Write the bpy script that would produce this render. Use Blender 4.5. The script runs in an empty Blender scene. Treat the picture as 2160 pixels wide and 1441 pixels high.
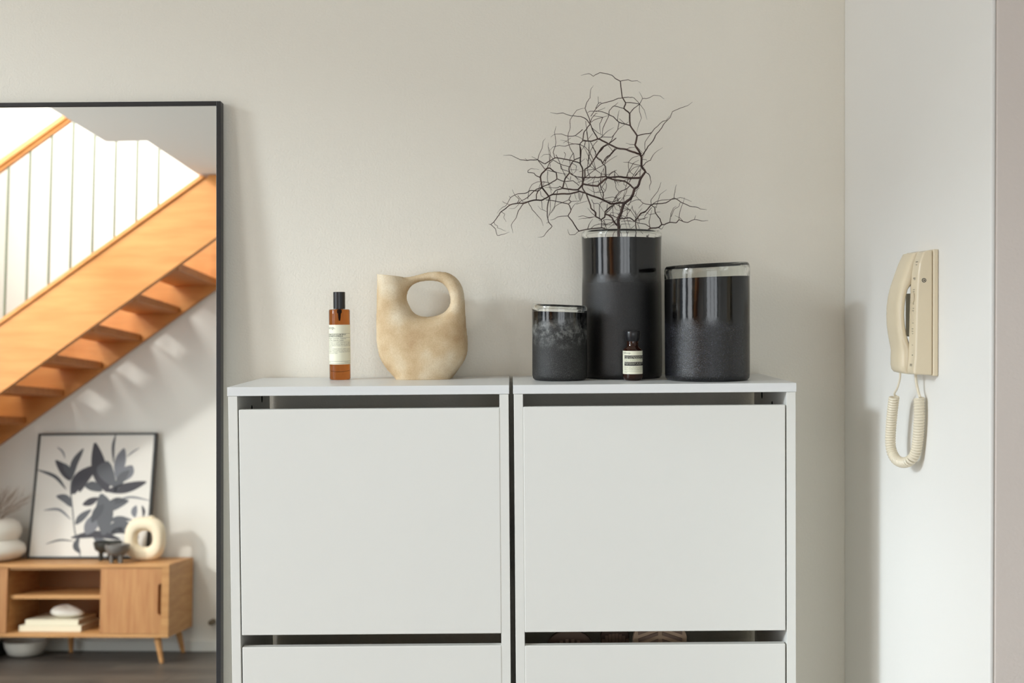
import bpy, bmesh, math, random
import numpy as np
from mathutils import Vector, Matrix
random.seed(7)
R = math.radians
S = bpy.context.scene
COL = S.collection
PI = math.pi

# ------------------------------------------------------------------ camera, sky, sun, window and fill light, exposure
FPX = 2392.0
CAM = np.array([0.0, -2.26, 1.48])
_p = math.atan(63 / FPX); _r = -0.0077
def _rx(a): c, s = math.cos(a), math.sin(a); return np.array([[1, 0, 0], [0, c, -s], [0, s, c]])
def _rz(a): c, s = math.cos(a), math.sin(a); return np.array([[c, -s, 0], [s, c, 0], [0, 0, 1]])
RC = _rx(PI / 2 - _p) @ _rz(_r)
cd = bpy.data.cameras.new('camera'); cam = bpy.data.objects.new('camera', cd); COL.objects.link(cam)
cam.matrix_world = Matrix.Translation(Vector(CAM)) @ Matrix([list(r) for r in RC]).to_4x4()
cd.sensor_width = 36; cd.lens = 36 * FPX / 2160; cd.clip_start = 0.01
cd.dof.use_dof = True; cd.dof.focus_distance = 2.03; cd.dof.aperture_fstop = 4.5
S.camera = cam

w = bpy.data.worlds.new('sky'); S.world = w; w.use_nodes = True
bg = w.node_tree.nodes['Background']; bg.inputs[0].default_value = (0.80, 0.90, 1.0, 1); bg.inputs[1].default_value = 0.5

def lamp(name, kind, loc, d, energy, color, size=None, size_y=None, angle=None):
    l = bpy.data.lights.new(name, kind); o = bpy.data.objects.new(name, l); COL.objects.link(o)
    o.location = loc; o.rotation_euler = Vector(d).to_track_quat('-Z', 'Y').to_euler()
    l.energy = energy; l.color = color
    if kind == 'AREA': l.shape = 'RECTANGLE'; l.size = size; l.size_y = size_y
    if angle is not None: l.angle = angle
    return o
lamp('sun', 'SUN', (-6, -3, 5), (1, .40, -.36), 2.0, (0.80, 0.92, 1.0), angle=R(8))
lamp('stair_stripe_sun', 'SUN', (-6, 1, 5), (1, -1.2, -.62), 1.3, (1.0, 0.98, 0.94), angle=R(4))  # second sun lamp added for the light stripes under the stairs
def arealight(name, loc, nx, energy, color, sy, sz):
    # window daylight or added fill, entering along nx, built upright
    l = bpy.data.lights.new(name, 'AREA'); o = bpy.data.objects.new(name, l); COL.objects.link(o)
    z = -Vector(nx).normalized(); y = Vector((0, 0, 1)) if abs(z.z) < .9 else Vector((0, 1, 0)); x = y.cross(z)
    m = Matrix((x, y, z)).transposed().to_4x4(); m.translation = loc; o.matrix_world = m
    l.shape = 'RECTANGLE'; l.size = sy; l.size_y = sz; l.energy = energy; l.color = color
    return o
arealight('window_daylight', (-3.66, -1.42, 1.55), (1, 0, 0), 34, (0.90, 0.96, 1.0), .7, 2.7)
arealight('near_stairs_fill', (-3.66, -2.92, 1.55), (1, 0, 0), 47, (0.94, 0.97, 1.0), 1.2, 2.7)  # added fill through the widened window, lifts dark corner and far wall
arealight('upper_window_daylight', (-3.66, -2.6, 3.95), (1, -.1, -.15), 200, (1.0, 0.99, 0.96), 2.0, 1.3)
arealight('right_warm_fill', (3.5, -3.2, 1.7), (-1, 0, 0), 8, (1.0, 0.93, 0.84), 1.6, 1.6)  # added warm fill from the unseen right side
arealight('frontal_fill', (.85, -8.3, 1.35), (0, 1, 0), 120, (0.93, 0.97, 1.0), 3.9, 2.3)  # added frontal fill from behind the camera
S.view_settings.view_transform = 'Standard'; S.view_settings.look = 'None'
S.view_settings.gamma = 1; S.view_settings.use_curve_mapping = False
S.view_settings.exposure = -0.01
S.cycles.use_denoising = True
S.cycles.max_bounces = 12; S.cycles.diffuse_bounces = 6; S.cycles.glossy_bounces = 6
S.cycles.transmission_bounces = 12; S.cycles.transparent_max_bounces = 12
S.cycles.sample_clamp_indirect = 6

# ------------------------------------------------------------------ picture measuring helpers
def ray(px, py):
    d = RC @ np.array([(px - 1080) / FPX, -(py - 720.5) / FPX, -1.0]); return d / np.linalg.norm(d)
def atY(px, py, y):
    d = ray(px, py); t = (y - CAM[1]) / d[1]; return Vector(CAM + d * t)
def atX(px, py, x):
    d = ray(px, py); t = (x - CAM[0]) / d[0]; return Vector(CAM + d * t)
TH = R(3.2); MP = np.array([0, -.022, 1.897]); MN = np.array([0, -math.cos(TH), math.sin(TH)])
ROOM_A = R(4); RO = np.array([-1.9, -4.65, 0.0])
RU = np.array([math.cos(ROOM_A), math.sin(ROOM_A), 0]); RV = np.array([-math.sin(ROOM_A), math.cos(ROOM_A), 0])
def rear(px, py, v):
    """point in the far room's own frame (u along its wall, v off its wall, z up) seen in the mirror"""
    d = ray(px, py); t = ((MP - CAM) @ MN) / (d @ MN); h = CAM + d * t; d = d - 2 * (d @ MN) * MN
    P = RO + RV * v; t = ((P - h) @ RV) / (d @ RV); q = h + d * t - RO
    return Vector((q @ RU, q @ RV, q[2]))
def rearw(u, v, z=0.0):
    p = RO + RU * u + RV * v; return Vector((p[0], p[1], z))

# ------------------------------------------------------------------ materials
def lin(c):
    return tuple(((x / 255) / 12.92 if x / 255 <= .04045 else ((x / 255 + .055) / 1.055) ** 2.4) for x in c) + (1,)
def newmat(name):
    m = bpy.data.materials.new(name); m.use_nodes = True
    return m, m.node_tree.nodes, m.node_tree.links, m.node_tree.nodes['Principled BSDF']
def mat(name, rgb, rough=.5, metal=0, var=None, vscale=6, bump=0, bscale=60, stretch=None, coat=0, spec=.5, trans=0, ior=1.45, detail=4, bdist=.001):
    m, n, l, b = newmat(name)
    b.inputs['Base Color'].default_value = lin(rgb); b.inputs['Roughness'].default_value = rough
    b.inputs['Metallic'].default_value = metal; b.inputs['Coat Weight'].default_value = coat
    b.inputs['Specular IOR Level'].default_value = spec
    b.inputs['Transmission Weight'].default_value = trans; b.inputs['IOR'].default_value = ior
    tc = n.new('ShaderNodeTexCoord'); mp = n.new('ShaderNodeMapping')
    l.new(tc.outputs['Object'], mp.inputs[0])
    if stretch: mp.inputs['Scale'].default_value = stretch
    if var:
        t = n.new('ShaderNodeTexNoise'); t.inputs['Scale'].default_value = vscale; t.inputs['Detail'].default_value = detail
        r = n.new('ShaderNodeValToRGB'); l.new(mp.outputs[0], t.inputs[0]); l.new(t.outputs[0], r.inputs[0])
        r.color_ramp.elements[0].position = .35; r.color_ramp.elements[1].position = .65
        r.color_ramp.elements[0].color = lin(var); r.color_ramp.elements[1].color = lin(rgb)
        l.new(r.outputs[0], b.inputs['Base Color'])
    if bump:
        t = n.new('ShaderNodeTexNoise'); t.inputs['Scale'].default_value = bscale; t.inputs['Detail'].default_value = 3
        bp = n.new('ShaderNodeBump'); bp.inputs['Strength'].default_value = bump; bp.inputs['Distance'].default_value = bdist
        l.new(tc.outputs['Object'], t.inputs[0]); l.new(t.outputs[0], bp.inputs['Height']); l.new(bp.outputs[0], b.inputs['Normal'])
    return m
M = {}
M['wall'] = mat('painted_plaster', (234, 229, 217), .7, bump=.75, bscale=235, bdist=.001, spec=.3)
M['wallr'] = mat('painted_smooth_wall', (235, 233, 228), .6, bump=.25, bscale=90, bdist=.0008, spec=.3)
M['wallc'] = mat('grey_beige_wall', (224, 214, 206), .7, bump=.35, bscale=190, bdist=.001, spec=.3)
M['ceil'] = mat('ceiling_paint', (236, 234, 228), .9, spec=.2)
M['rod'] = mat('shaded_grey_green_rod', (112, 118, 98), .5)  # shade against the bright wall is put into this darker colour
M['trim'] = mat('white_trim', (232, 232, 228), .45)
M['white'] = mat('white_laminate', (227, 226, 220), .38, spec=.45)
M['whitetop'] = mat('white_laminate_top', (224, 225, 224), .3, spec=.5)
M['inner'] = mat('grey_plastic_tray', (170, 164, 152), .5)
M['black'] = mat('black_frame', (38, 38, 40), .35)
M['blackp'] = mat('black_plastic', (30, 29, 31), .3)
M['hole'] = mat('hole_shade_dark_fittings', (20, 16, 15), .8)  # dark colour stands for shade in holes, also colours nozzle and collar
M['cream'] = mat('cream_plastic', (224, 209, 180), .22, spec=.5, coat=.2)
M['cream2'] = mat('cream_plastic_satin', (214, 199, 172), .4)
M['cord'] = mat('pale_cord', (226, 216, 194), .4)
M['greyp'] = mat('grey_green_plastic', (196, 194, 182), .5)
M['stair'] = mat('orange_pine', (206, 142, 80), .42, var=(194, 128, 68), vscale=3, stretch=(1, 6, 8), spec=.4)
M['stair2'] = mat('orange_pine_tread', (200, 128, 66), .45, var=(186, 114, 56), vscale=3, stretch=(2, 8, 8))
M['oak'] = mat('oak_veneer', (204, 154, 100), .5, var=(188, 136, 84), vscale=4, stretch=(1, 2, 10))
M['oakd'] = mat('oak_door_grain', (194, 142, 92), .5, var=(178, 122, 76), vscale=4, stretch=(9, 2, 1))
M['oaki'] = mat('oak_inside', (150, 100, 56), .6)
M['floor1'] = mat('dark_plank', (92, 84, 78), .42, var=(74, 68, 64), vscale=5, stretch=(1, 14, 1))
M['floor2'] = mat('dark_plank_b', (104, 96, 88), .42, var=(82, 76, 70), vscale=5, stretch=(1, 14, 1))
M['floorb'] = mat('floor_base', (40, 37, 35), .7)
M['paper'] = mat('label_paper', (232, 230, 208), .55)
M['ink'] = mat('label_ink', (88, 88, 80), .6)
M['inkb'] = mat('label_band', (34, 30, 32), .6)
M['twig'] = mat('dark_twig', (80, 58, 50), .6, var=(50, 36, 33), vscale=60, bump=.4, bscale=300)
M['print'] = mat('print_paper', (228, 224, 218), .5)
for i, c in enumerate([(66, 64, 72), (96, 98, 104), (122, 124, 132), (82, 84, 90)]): M['leaf%d' % i] = mat('printed_grey_%d' % i, c, .6)
M['cerw'] = mat('white_ceramic', (238, 234, 226), .35)
M['cerc'] = mat('cream_ceramic', (240, 226, 200), .7, bump=.4, bscale=120)
M['dbowl'] = mat('dark_stone', (52, 52, 48), .5)
M['gbowl'] = mat('grey_stone', (118, 114, 110), .45)
M['book'] = mat('book_cover', (232, 226, 204), .5)
M['pages'] = mat('book_pages', (186, 170, 150), .8)
M['sole1'] = mat('brown_rubber', (84, 66, 54), .7)
M['sole1d'] = mat('brown_rubber_bar', (122, 100, 84), .7)
M['sole2'] = mat('tan_rubber', (170, 146, 122), .7)
M['sole2d'] = mat('brown_rubber_lug', (112, 92, 78), .7)
M['straw'] = mat('dried_stem', (150, 128, 110), .8)
M['mirror'], n, l, b = newmat('mirror_glass')
b.inputs['Base Color'].default_value = (.93, .95, .93, 1); b.inputs['Metallic'].default_value = 1; b.inputs['Roughness'].default_value = 0.0
M['glass'] = mat('clear_glass', (250, 252, 250), .02, trans=1, ior=1.47)
M['amber'] = mat('amber_glass', (178, 104, 44), .02, trans=1, ior=1.35)
M['brown'] = mat('brown_glass', (104, 52, 30), .03, trans=.85, ior=1.45)
m, n, l, b = newmat('window_glass')
n.remove(b); tr = n.new('ShaderNodeBsdfTransparent'); gl = n.new('ShaderNodeBsdfGlossy'); gl.inputs['Roughness'].default_value = 0
mx = n.new('ShaderNodeMixShader'); mx.inputs[0].default_value = .06
l.new(tr.outputs[0], mx.inputs[1]); l.new(gl.outputs[0], mx.inputs[2]); l.new(mx.outputs[0], n['Material Output'].inputs[0])
M['pane'] = m

def jugmat():
    m, n, l, b = newmat('sandy_stoneware'); b.inputs['Roughness'].default_value = .85; b.inputs['Specular IOR Level'].default_value = .25
    tc = n.new('ShaderNodeTexCoord')
    def ramp(scale, det, stops, rough=.5):
        t = n.new('ShaderNodeTexNoise'); t.inputs['Scale'].default_value = scale; t.inputs['Detail'].default_value = det; t.inputs['Roughness'].default_value = rough
        l.new(tc.outputs['Object'], t.inputs[0]); r = n.new('ShaderNodeValToRGB'); l.new(t.outputs[0], r.inputs[0])
        r.color_ramp.elements[0].position = stops[0][0]; r.color_ramp.elements[0].color = lin(stops[0][1])
        r.color_ramp.elements[1].position = stops[-1][0]; r.color_ramp.elements[1].color = lin(stops[-1][1])
        for p, c in stops[1:-1]: e = r.color_ramp.elements.new(p); e.color = lin(c)
        return r, t
    r1, _ = ramp(16, 5, [(.28, (184, 152, 114)), (.48, (210, 186, 150)), (.68, (230, 216, 190))])
    r2, t2 = ramp(420, 3, [(.3, (196, 178, 148)), (.62, (255, 255, 255))])
    mx = n.new('ShaderNodeMix'); mx.data_type = 'RGBA'; mx.blend_type = 'MULTIPLY'; mx.inputs[0].default_value = .25
    l.new(r1.outputs[0], mx.inputs[6]); l.new(r2.outputs[0], mx.inputs[7]); l.new(mx.outputs[2], b.inputs['Base Color'])
    bp = n.new('ShaderNodeBump'); bp.inputs['Strength'].default_value = .5; bp.inputs['Distance'].default_value = .0006
    l.new(t2.outputs[0], bp.inputs['Height']); l.new(bp.outputs[0], b.inputs['Normal'])
    return m
M['jug'] = jugmat()

def vasemat(name, h, gloss_to, speck, frost, rough_lo=.36, seed=0.0, amp=.03, bloom=.25):
    """black glass, polished above gloss_to*h, etched and speckled below"""
    m, n, l, b = newmat(name); b.inputs['Specular IOR Level'].default_value = .55
    tc = n.new('ShaderNodeTexCoord'); sx = n.new('ShaderNodeSeparateXYZ'); l.new(tc.outputs['Object'], sx.inputs[0])
    mp = n.new('ShaderNodeMapping'); mp.inputs['Location'].default_value = (seed, seed, 0); l.new(tc.outputs['Object'], mp.inputs[0])
    def noise(sc, det, rough=.5):
        t = n.new('ShaderNodeTexNoise'); t.inputs['Scale'].default_value = sc; t.inputs['Detail'].default_value = det; t.inputs['Roughness'].default_value = rough
        l.new(mp.outputs[0], t.inputs[0]); return t
    def math_(op, a_, b_, c_=None):
        k = n.new('ShaderNodeMath'); k.operation = op
        for i, v in enumerate((a_, b_, c_)):
            if v is None: continue
            if isinstance(v, (int, float)): k.inputs[i].default_value = v
            else: l.new(v, k.inputs[i])
        return k.outputs[0]
    def rng(v, a0, a1, b0, b1):
        k = n.new('ShaderNodeMapRange'); l.new(v, k.inputs[0])
        for i, q in enumerate((a0, a1, b0, b1)): k.inputs[i + 1].default_value = q
        return k.outputs[0]
    bloom_w = .03 if bloom > .5 else .012
    big = noise(14, 4).outputs[0]; fine = noise(speck, 2, .6).outputs[0]; mid = noise(60, 5, .7).outputs[0]
    hz = math_('MULTIPLY_ADD', big, amp, sx.outputs[2]); hz = math_('MULTIPLY_ADD', mid, amp * .4, hz); off_ = amp * .7
    etched = rng(hz, h * gloss_to + off_ + .02, h * gloss_to + off_ - .004, 0, 1)          # 0 polished .. 1 etched
    l.new(rng(etched, 0, 1, .06, rough_lo), b.inputs['Roughness'])
    spk = rng(fine, .52, .68, 0, 1)                                        # sparse pale grains
    band = rng(math_('ABSOLUTE', math_('SUBTRACT', hz, h * gloss_to + off_), 0), 0.0, bloom_w, 1, 0)   # frost bloom at the border
    patch = rng(mid, .45, .75, 0, 1)
    f1 = math_('MULTIPLY', math_('MULTIPLY', spk, etched), .22); f2 = math_('MULTIPLY', math_('MULTIPLY', band, patch), bloom)
    fac = n.new('ShaderNodeMath'); fac.operation = 'ADD'; fac.use_clamp = True; l.new(f1, fac.inputs[0]); l.new(f2, fac.inputs[1])
    mx = n.new('ShaderNodeMix'); mx.data_type = 'RGBA'; mx.inputs[6].default_value = lin((9, 8, 8)); mx.inputs[7].default_value = lin(frost)
    l.new(fac.outputs[0], mx.inputs[0]); l.new(mx.outputs[2], b.inputs['Base Color'])
    bp = n.new('ShaderNodeBump'); bp.inputs['Distance'].default_value = .0007
    l.new(rng(etched, 0, 1, .05, .9), bp.inputs['Strength']); l.new(fine, bp.inputs['Height'])
    b2 = n.new('ShaderNodeBump'); b2.inputs['Distance'].default_value = .002; b2.inputs['Strength'].default_value = .25; l.new(big, b2.inputs['Height']); l.new(bp.outputs[0], b2.inputs['Normal'])
    l.new(b2.outputs[0], b.inputs['Normal'])
    return m

# ------------------------------------------------------------------ mesh helpers
class MB:
    def __init__(s): s.v = []; s.f = []; s.mi = []
    def add(s, vs, fs, mi=0):
        o = len(s.v); s.v += [tuple(v) for v in vs]; s.f += [tuple(i + o for i in f) for f in fs]; s.mi += [mi] * len(fs); return s
    def box(s, x0, y0, z0, x1, y1, z1, mi=0):
        vs = [(x, y, z) for z in (z0, z1) for y in (y0, y1) for x in (x0, x1)]
        return s.add(vs, [(0, 2, 3, 1), (4, 5, 7, 6), (0, 1, 5, 4), (2, 6, 7, 3), (0, 4, 6, 2), (1, 3, 7, 5)], mi)
    def prism(s, pts, a, b, mi=0, mapf=None):
        """polygon pts (p,q) extruded from a to b; mapf(p,q,t)->xyz"""
        mapf = mapf or (lambda p, q, t: (p, t, q)); n = len(pts)
        vs = [mapf(p, q, a) for p, q in pts] + [mapf(p, q, b) for p, q in pts]
        fs = [tuple(range(n))[::-1], tuple(range(n, 2 * n))] + [(i, (i + 1) % n, n + (i + 1) % n, n + i) for i in range(n)]
        return s.add(vs, fs, mi)
    def lathe(s, prof, seg=48, c=(0, 0, 0), mi=0, sx=1, sy=1, tilt=None, closed=False):
        n = len(prof); vs = []
        for r_, z in prof:
            for k in range(seg):
                a = 2 * PI * k / seg; x = r_ * math.cos(a) * sx; y = r_ * math.sin(a) * sy
                vs.append((c[0] + x, c[1] + y, c[2] + z + (tilt(x, y, z) if tilt else 0)))
        fs = []
        for i in range(n if closed else n - 1):
            j = (i + 1) % n
            for k in range(seg):
                k2 = (k + 1) % seg; fs.append((i * seg + k, i * seg + k2, j * seg + k2, j * seg + k))
        if not closed:
            if prof[0][0] > 0: fs.append(tuple(range(seg))[::-1])
            if prof[-1][0] > 0: fs.append(tuple(range((n - 1) * seg, n * seg)))
        return s.add(vs, fs, mi)
    def tube(s, pts, r, seg=8, mi=0, closed=False):
        pts = [Vector(p) for p in pts]; n = len(pts)
        rr = r if isinstance(r, (list, tuple)) else [r] * n
        vs = []; up = None
        for i, p in enumerate(pts):
            a = pts[(i - 1) % n] if (closed or i > 0) else p; b = pts[(i + 1) % n] if (closed or i < n - 1) else p
            t = (b - a).normalized()
            if up is None:
                up = t.orthogonal().normalized()
            up = (up - t * up.dot(t))
            if up.length < 1e-6: up = t.orthogonal()
            up.normalize(); sd = t.cross(up)
            for k in range(seg):
                an = 2 * PI * k / seg; vs.append(p + (up * math.cos(an) + sd * math.sin(an)) * rr[i])
        fs = [(i * seg + k, i * seg + (k + 1) % seg, ((i + 1) % n) * seg + (k + 1) % seg, ((i + 1) % n) * seg + k)
              for i in range(n if closed else n - 1) for k in range(seg)]
        if not closed: fs += [tuple(range(seg))[::-1], tuple(range((n - 1) * seg, n * seg))]
        return s.add(vs, fs, mi)
    def build(s, name, mats, parent=None, smooth=False, bevel=0, loc=None, bseg=2):
        me = bpy.data.meshes.new(name); me.from_pydata(s.v, [], s.f); me.validate()
        mats = mats if isinstance(mats, (list, tuple)) else [mats]
        for m_ in mats: me.materials.append(M[m_] if isinstance(m_, str) else m_)
        if len(mats) > 1 and len(me.polygons) == len(s.mi): me.polygons.foreach_set('material_index', s.mi)
        bm = bmesh.new(); bm.from_mesh(me); bmesh.ops.recalc_face_normals(bm, faces=bm.faces); bm.to_mesh(me); bm.free()
        o = bpy.data.objects.new(name, me); COL.objects.link(o)
        if parent: o.parent = parent
        if loc is not None: o.location = loc
        if smooth:
            for p in me.polygons: p.use_smooth = True
            me.set_sharp_from_angle(angle=R(42))
        if bevel:
            b_ = o.modifiers.new('bevel', 'BEVEL'); b_.width = bevel; b_.segments = bseg; b_.limit_method = 'ANGLE'; b_.angle_limit = R(40)
        return o
def thing(name, label, cat, loc=(0, 0, 0), rz=0, group=None):
    o = bpy.data.objects.new(name, None); COL.objects.link(o); o.location = loc; o.rotation_euler = (0, 0, rz); o.empty_display_size = .05
    return tag(o, label, cat, group)
def tag(o, label, cat, group=None):
    o['label'] = label; o['category'] = cat
    if group: o['group'] = group
    return o
def struct(o): o['kind'] = 'structure'; return o
def empty_struct(name, loc=(0, 0, 0), rz=0):
    o = bpy.data.objects.new(name, None); COL.objects.link(o); o.location = loc; o.rotation_euler = (0, 0, rz); return struct(o)
def catmull(P, n=6):
    P = [Vector(p) for p in P]; Q = [2 * P[0] - P[1]] + P + [2 * P[-1] - P[-2]]; out = []
    for i in range(1, len(Q) - 2):
        a, b, c, d = Q[i - 1:i + 3]
        for k in range(n):
            t = k / n; out.append(.5 * ((2 * b) + (c - a) * t + (2 * a - 5 * b + 4 * c - d) * t * t + (3 * b - a - 3 * c + d) * t ** 3))
    out.append(P[-1]); return out

# ------------------------------------------------------------------ the room
WX = .663
LX = -3.5
ZC = 2.68
struct(MB().box(LX - .15, 0, 0, 3.3, .12, 5.2).build('wall_back', 'wall'))
struct(MB().box(WX, -.69, 0, WX + .006, -.0005, ZC).build('wall_right', 'wallr', bevel=.002))
struct(MB().box(WX + .0065, -.69, 0, 3.3, -.59, ZC).build('wall_return', 'wallc', bevel=.002))
# left wall with a tall glazed door opening
lw = MB(); Y0, Y1, ZT = -3.6, -.42, 2.97
lw.box(LX - .12, -3.72, 0, LX, Y0, 5.2); lw.box(LX - .12, Y1, 0, LX, 0, 5.2); lw.box(LX - .12, Y0, ZT, LX, Y1, 3.03); lw.box(LX - .12, Y0, 4.8, LX, Y1, 5.2)
struct(lw.build('wall_left', 'wallr'))
def window(name, y0, y1, z0, z1, mull):
    w_ = empty_struct(name, (LX - .06, 0, 0)); b_ = .05
    f = MB(); f.box(-.03, y0, z0, .03, y0 + b_, z1); f.box(-.03, y1 - b_, z0, .03, y1, z1); f.box(-.03, y0 + b_, z0, .03, y1 - b_, z0 + b_); f.box(-.03, y0 + b_, z1 - b_, .03, y1 - b_, z1)
    for q in mull: f.box(-.025, q - .025, z0 + b_, .025, q + .025, z1 - b_)
    f.build('window_frame', 'black', w_)
    ys = [y0 + b_] + [t for q in mull for t in (q - .025, q + .025)] + [y1 - b_]
    for i in range(0, len(ys), 2): MB().box(-.003, ys[i], z0 + b_, .003, ys[i + 1], z1 - b_).build('pane', 'pane', w_)
window('window_1', Y0, Y1, .02, ZT, [-2.28])
window('window_2', Y0, Y1, 3.03, 4.8, [-2.28])
# far (reflected) wall, slightly out of square with the mirror wall
fw = MB().box(-4.1, -.12, 0, .62, 0, 5.2).build('wall_front', 'wallr', loc=rearw(0, 0)); fw.rotation_euler[2] = ROOM_A; struct(fw)
bb = MB().box(-4.0, .0008, 0, .62, .014, .062).build('baseboard_front', 'trim', loc=rearw(0, 0), bevel=.003); bb.rotation_euler[2] = ROOM_A; struct(bb)
struct(MB().box(-5.9, -3.72, 0, LX - .125, -3.6, 5.2).build('wall_stair_side', 'wallr'))
struct(MB().box(-6.0, -5.1, 0, -5.9, -3.6, 5.2).build('wall_stair_end', 'wallr'))
xe = rearw(.62, 0).x
struct(MB().box(xe - .1, -8.2, 0, xe, rearw(.62, 0).y - .13, 2.66).build('wall_living_left', 'wallr'))  # unseen room extension added to let the frontal fill in
struct(MB().box(3.3, -8.2, 0, 3.42, -4.6005, 2.66).build('wall_living_right', 'wallr'))
gw = MB(); gw.box(xe - .1, -8.32, 2.5, 3.42, -8.2005, 2.7); gw.box(xe - .1, -8.32, 0, xe + .15, -8.2005, 2.5); gw.box(3.1, -8.32, 0, 3.42, -8.2005, 2.5)
struct(gw.build('wall_living_end', 'wallr'))
w4 = empty_struct('fill_window_end', (0, -8.26, 0)); f4 = MB(); ms = [xe + .15 + (3.1 - xe - .15) * k / 3 for k in range(4)]  # unseen glazing added as the opening for the frontal fill
for k in range(3):
    a, b = ms[k], ms[k + 1]
    for q in ((a, .02, a + .06, 2.5), (b - .06, .02, b, 2.5), (a + .06, .02, b - .06, .1), (a + .06, 2.42, b - .06, 2.5)): f4.box(q[0], -.03, q[1], q[2], .03, q[3])
    MB().box(a + .06, -.003, .1, b - .06, .003, 2.42).build('pane', 'pane', w4)
f4.build('window_frame', 'black', w4)
# right side of the room, with an unseen window added for the warm fill
rw = MB(); rw.box(3.3, -4.6, 0, 3.42, -4.05, ZC); rw.box(3.3, -2.35, 0, 3.42, .12, ZC); rw.box(3.3, -4.05, 0, 3.42, -2.35, .85); rw.box(3.3, -4.05, 2.55, 3.42, -2.35, ZC)
struct(rw.build('wall_kitchen', 'wallr'))
w3 = empty_struct('fill_window_right', (3.36, 0, 0)); f3 = MB()
for a in ((-4.05, .85, -4.0, 2.55), (-2.4, .85, -2.35, 2.55), (-4.0, .85, -2.4, .9), (-4.0, 2.5, -2.4, 2.55), (-3.225, .9, -3.175, 2.5)): f3.box(-.03, a[0], a[1], .03, a[2], a[3])
f3.build('window_frame', 'trim', w3)
for a, b in ((-4.0, -3.225), (-3.175, -2.4)): MB().box(-.003, a, .9, .003, b, 2.5).build('pane', 'pane', w3)
struct(MB().box(LX, -.016, 0, -.53, -.0005, .09).build('baseboard_back', 'trim', bevel=.003))
# ceiling with the stairwell opening
cm = empty_struct('ceiling', rearw(0, 0, ZC), ROOM_A)
MB().box(.75, -4.2, 0, 5.6, -.051, .25).build('ceiling_slab', 'ceil', cm)
MB().box(.04, 1.42, 0, 5.6, 3.0, .25).build('ceiling_slab', 'ceil', cm)
MB().box(-.62, 3.0005, 0, 5.6, 5.0, .25).build('ceiling_slab', 'ceil', cm)  # unseen section reaching further left, shaped to cast the wall's diagonal shade edge
MB().box(.245, -.05, 0, 5.6, 1.4195, .25).build('ceiling_slab', 'ceil', cm)
struct(MB().box(-6.0, -5.4, 5.2, 3.5, .12, 5.3).build('ceiling_upper', 'ceil'))
uw = MB().box(.3, -.05, 0, .4, 5.2, 2.27).build('wall_upper', 'wallr', loc=rearw(0, 0, ZC + .2505)); uw.rotation_euler[2] = ROOM_A; struct(uw)
# floor: planks on a dark base
fl = struct(MB().box(-6.0, -8.4, -.12, 3.42, .12, -.014).build('floor', 'floorb'))
pm = {}
PW = .135
def plank(L, mi):
    k = (L, mi)
    if k not in pm:
        o = MB().box(0, .0008, -.0139, L - .0016, PW - .0008, 0).build('plank', mi, fl); pm[k] = o.data; return o
    o = bpy.data.objects.new('plank', pm[k]); COL.objects.link(o); o.parent = fl; return o
nrow = 0; y = -5.2
while y < -.05 and nrow < 45:
    x = LX if y > -3.6 else -5.0
    first = True
    while x < .9:
        L = random.choice([1.2, 1.6]) if first and nrow % 2 else 1.6
        if x > -1.2 and y > -2.2: L = 1.6
        o = plank(L, random.choice(['floor1', 'floor2'])); o.location = (x, y, 0); x += L; first = False
    y += PW; nrow += 1

# ------------------------------------------------------------------ shoe cabinets
ZT_ = 1.352
def cabinet(x0, x1, label, doors, side_in):
    W_ = x1 - x0; D = .285
    t = thing('shoe_cabinet', label, 'cabinet', ((x0 + x1) / 2, 0, 0), group=None)
    h = W_ / 2
    MB().box(-h, -D, ZT_ - .0158, h, -.002, ZT_).build('top_panel', 'whitetop', t, bevel=.0008)
    for s_ in (-1, 1):
        a, b = (-h + .0012, -h + .0172) if s_ < 0 else (h - .0172, h - .0012)
        MB().box(a, -D + .001, 0, b, -.019, ZT_ - .016).build('side_panel', 'white', t, bevel=.0006)
    for s_ in (-1, 1):
        for (yy, zz) in ((-.09, 1.3165), (-.175, 1.3045)):
            xx = s_ * (h - .0174)
            vs = MB(); pts = [(.005 * math.cos(2 * PI * k / 16), .007 * math.sin(2 * PI * k / 16)) for k in range(16)]
            vs.prism(pts, xx - s_ * .0003, xx + s_ * .0001, mapf=lambda p, q, tt: (tt, yy + p, zz + q)); vs.build('screw_hole_shade', 'hole', t)  # dark oval laid on the panel, standing for the shaded hole
    MB().box(-h + .018, -D + .03, .03, h - .018, -.004, .046).build('bottom_panel', 'white', t)
    MB().box(-h + .018, -D + .05, 0, h - .018, -D + .066, .03).build('plinth', 'white', t)
    for (dx0, dx1, z0, z1) in doors:
        dx0 -= (x0 + x1) / 2; dx1 -= (x0 + x1) / 2
        d = MB().box(dx0, -D + .0003, z0, dx1, -D + .0163, z1).build('door', 'white', t, bevel=.0015, bseg=3)
        tr_ = MB(); tr_.box(dx0 + .006, -D + .0165, z0 + .02, dx1 - .006, -.11, z0 + .023)
        tr_.box(dx0 + .006, -.1128, z0 + .023, dx1 - .006, -.11, z1 - .11)
        tr_.build('shoe_tray', 'inner', t)
    return t
dL = [(-.478, -.0224, .9155, 1.3125), (-.4775, -.0224, .4965, .8945), (-.4775, -.0224, .078, .476)]
dR = [(.0185, .4762, .9170, 1.3137), (.0185, .4758, .4955, .8935), (.0185, .4758, .078, .476)]
cabinet(-.4975, -.0055, 'white flat-front shoe cabinet holding the spray bottle and the tan jug, next to the mirror', dL, 0)
cabinet(.0012, .4957, 'white flat-front shoe cabinet holding the three dark vases, soles showing in its gap', dR, 0)

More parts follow.
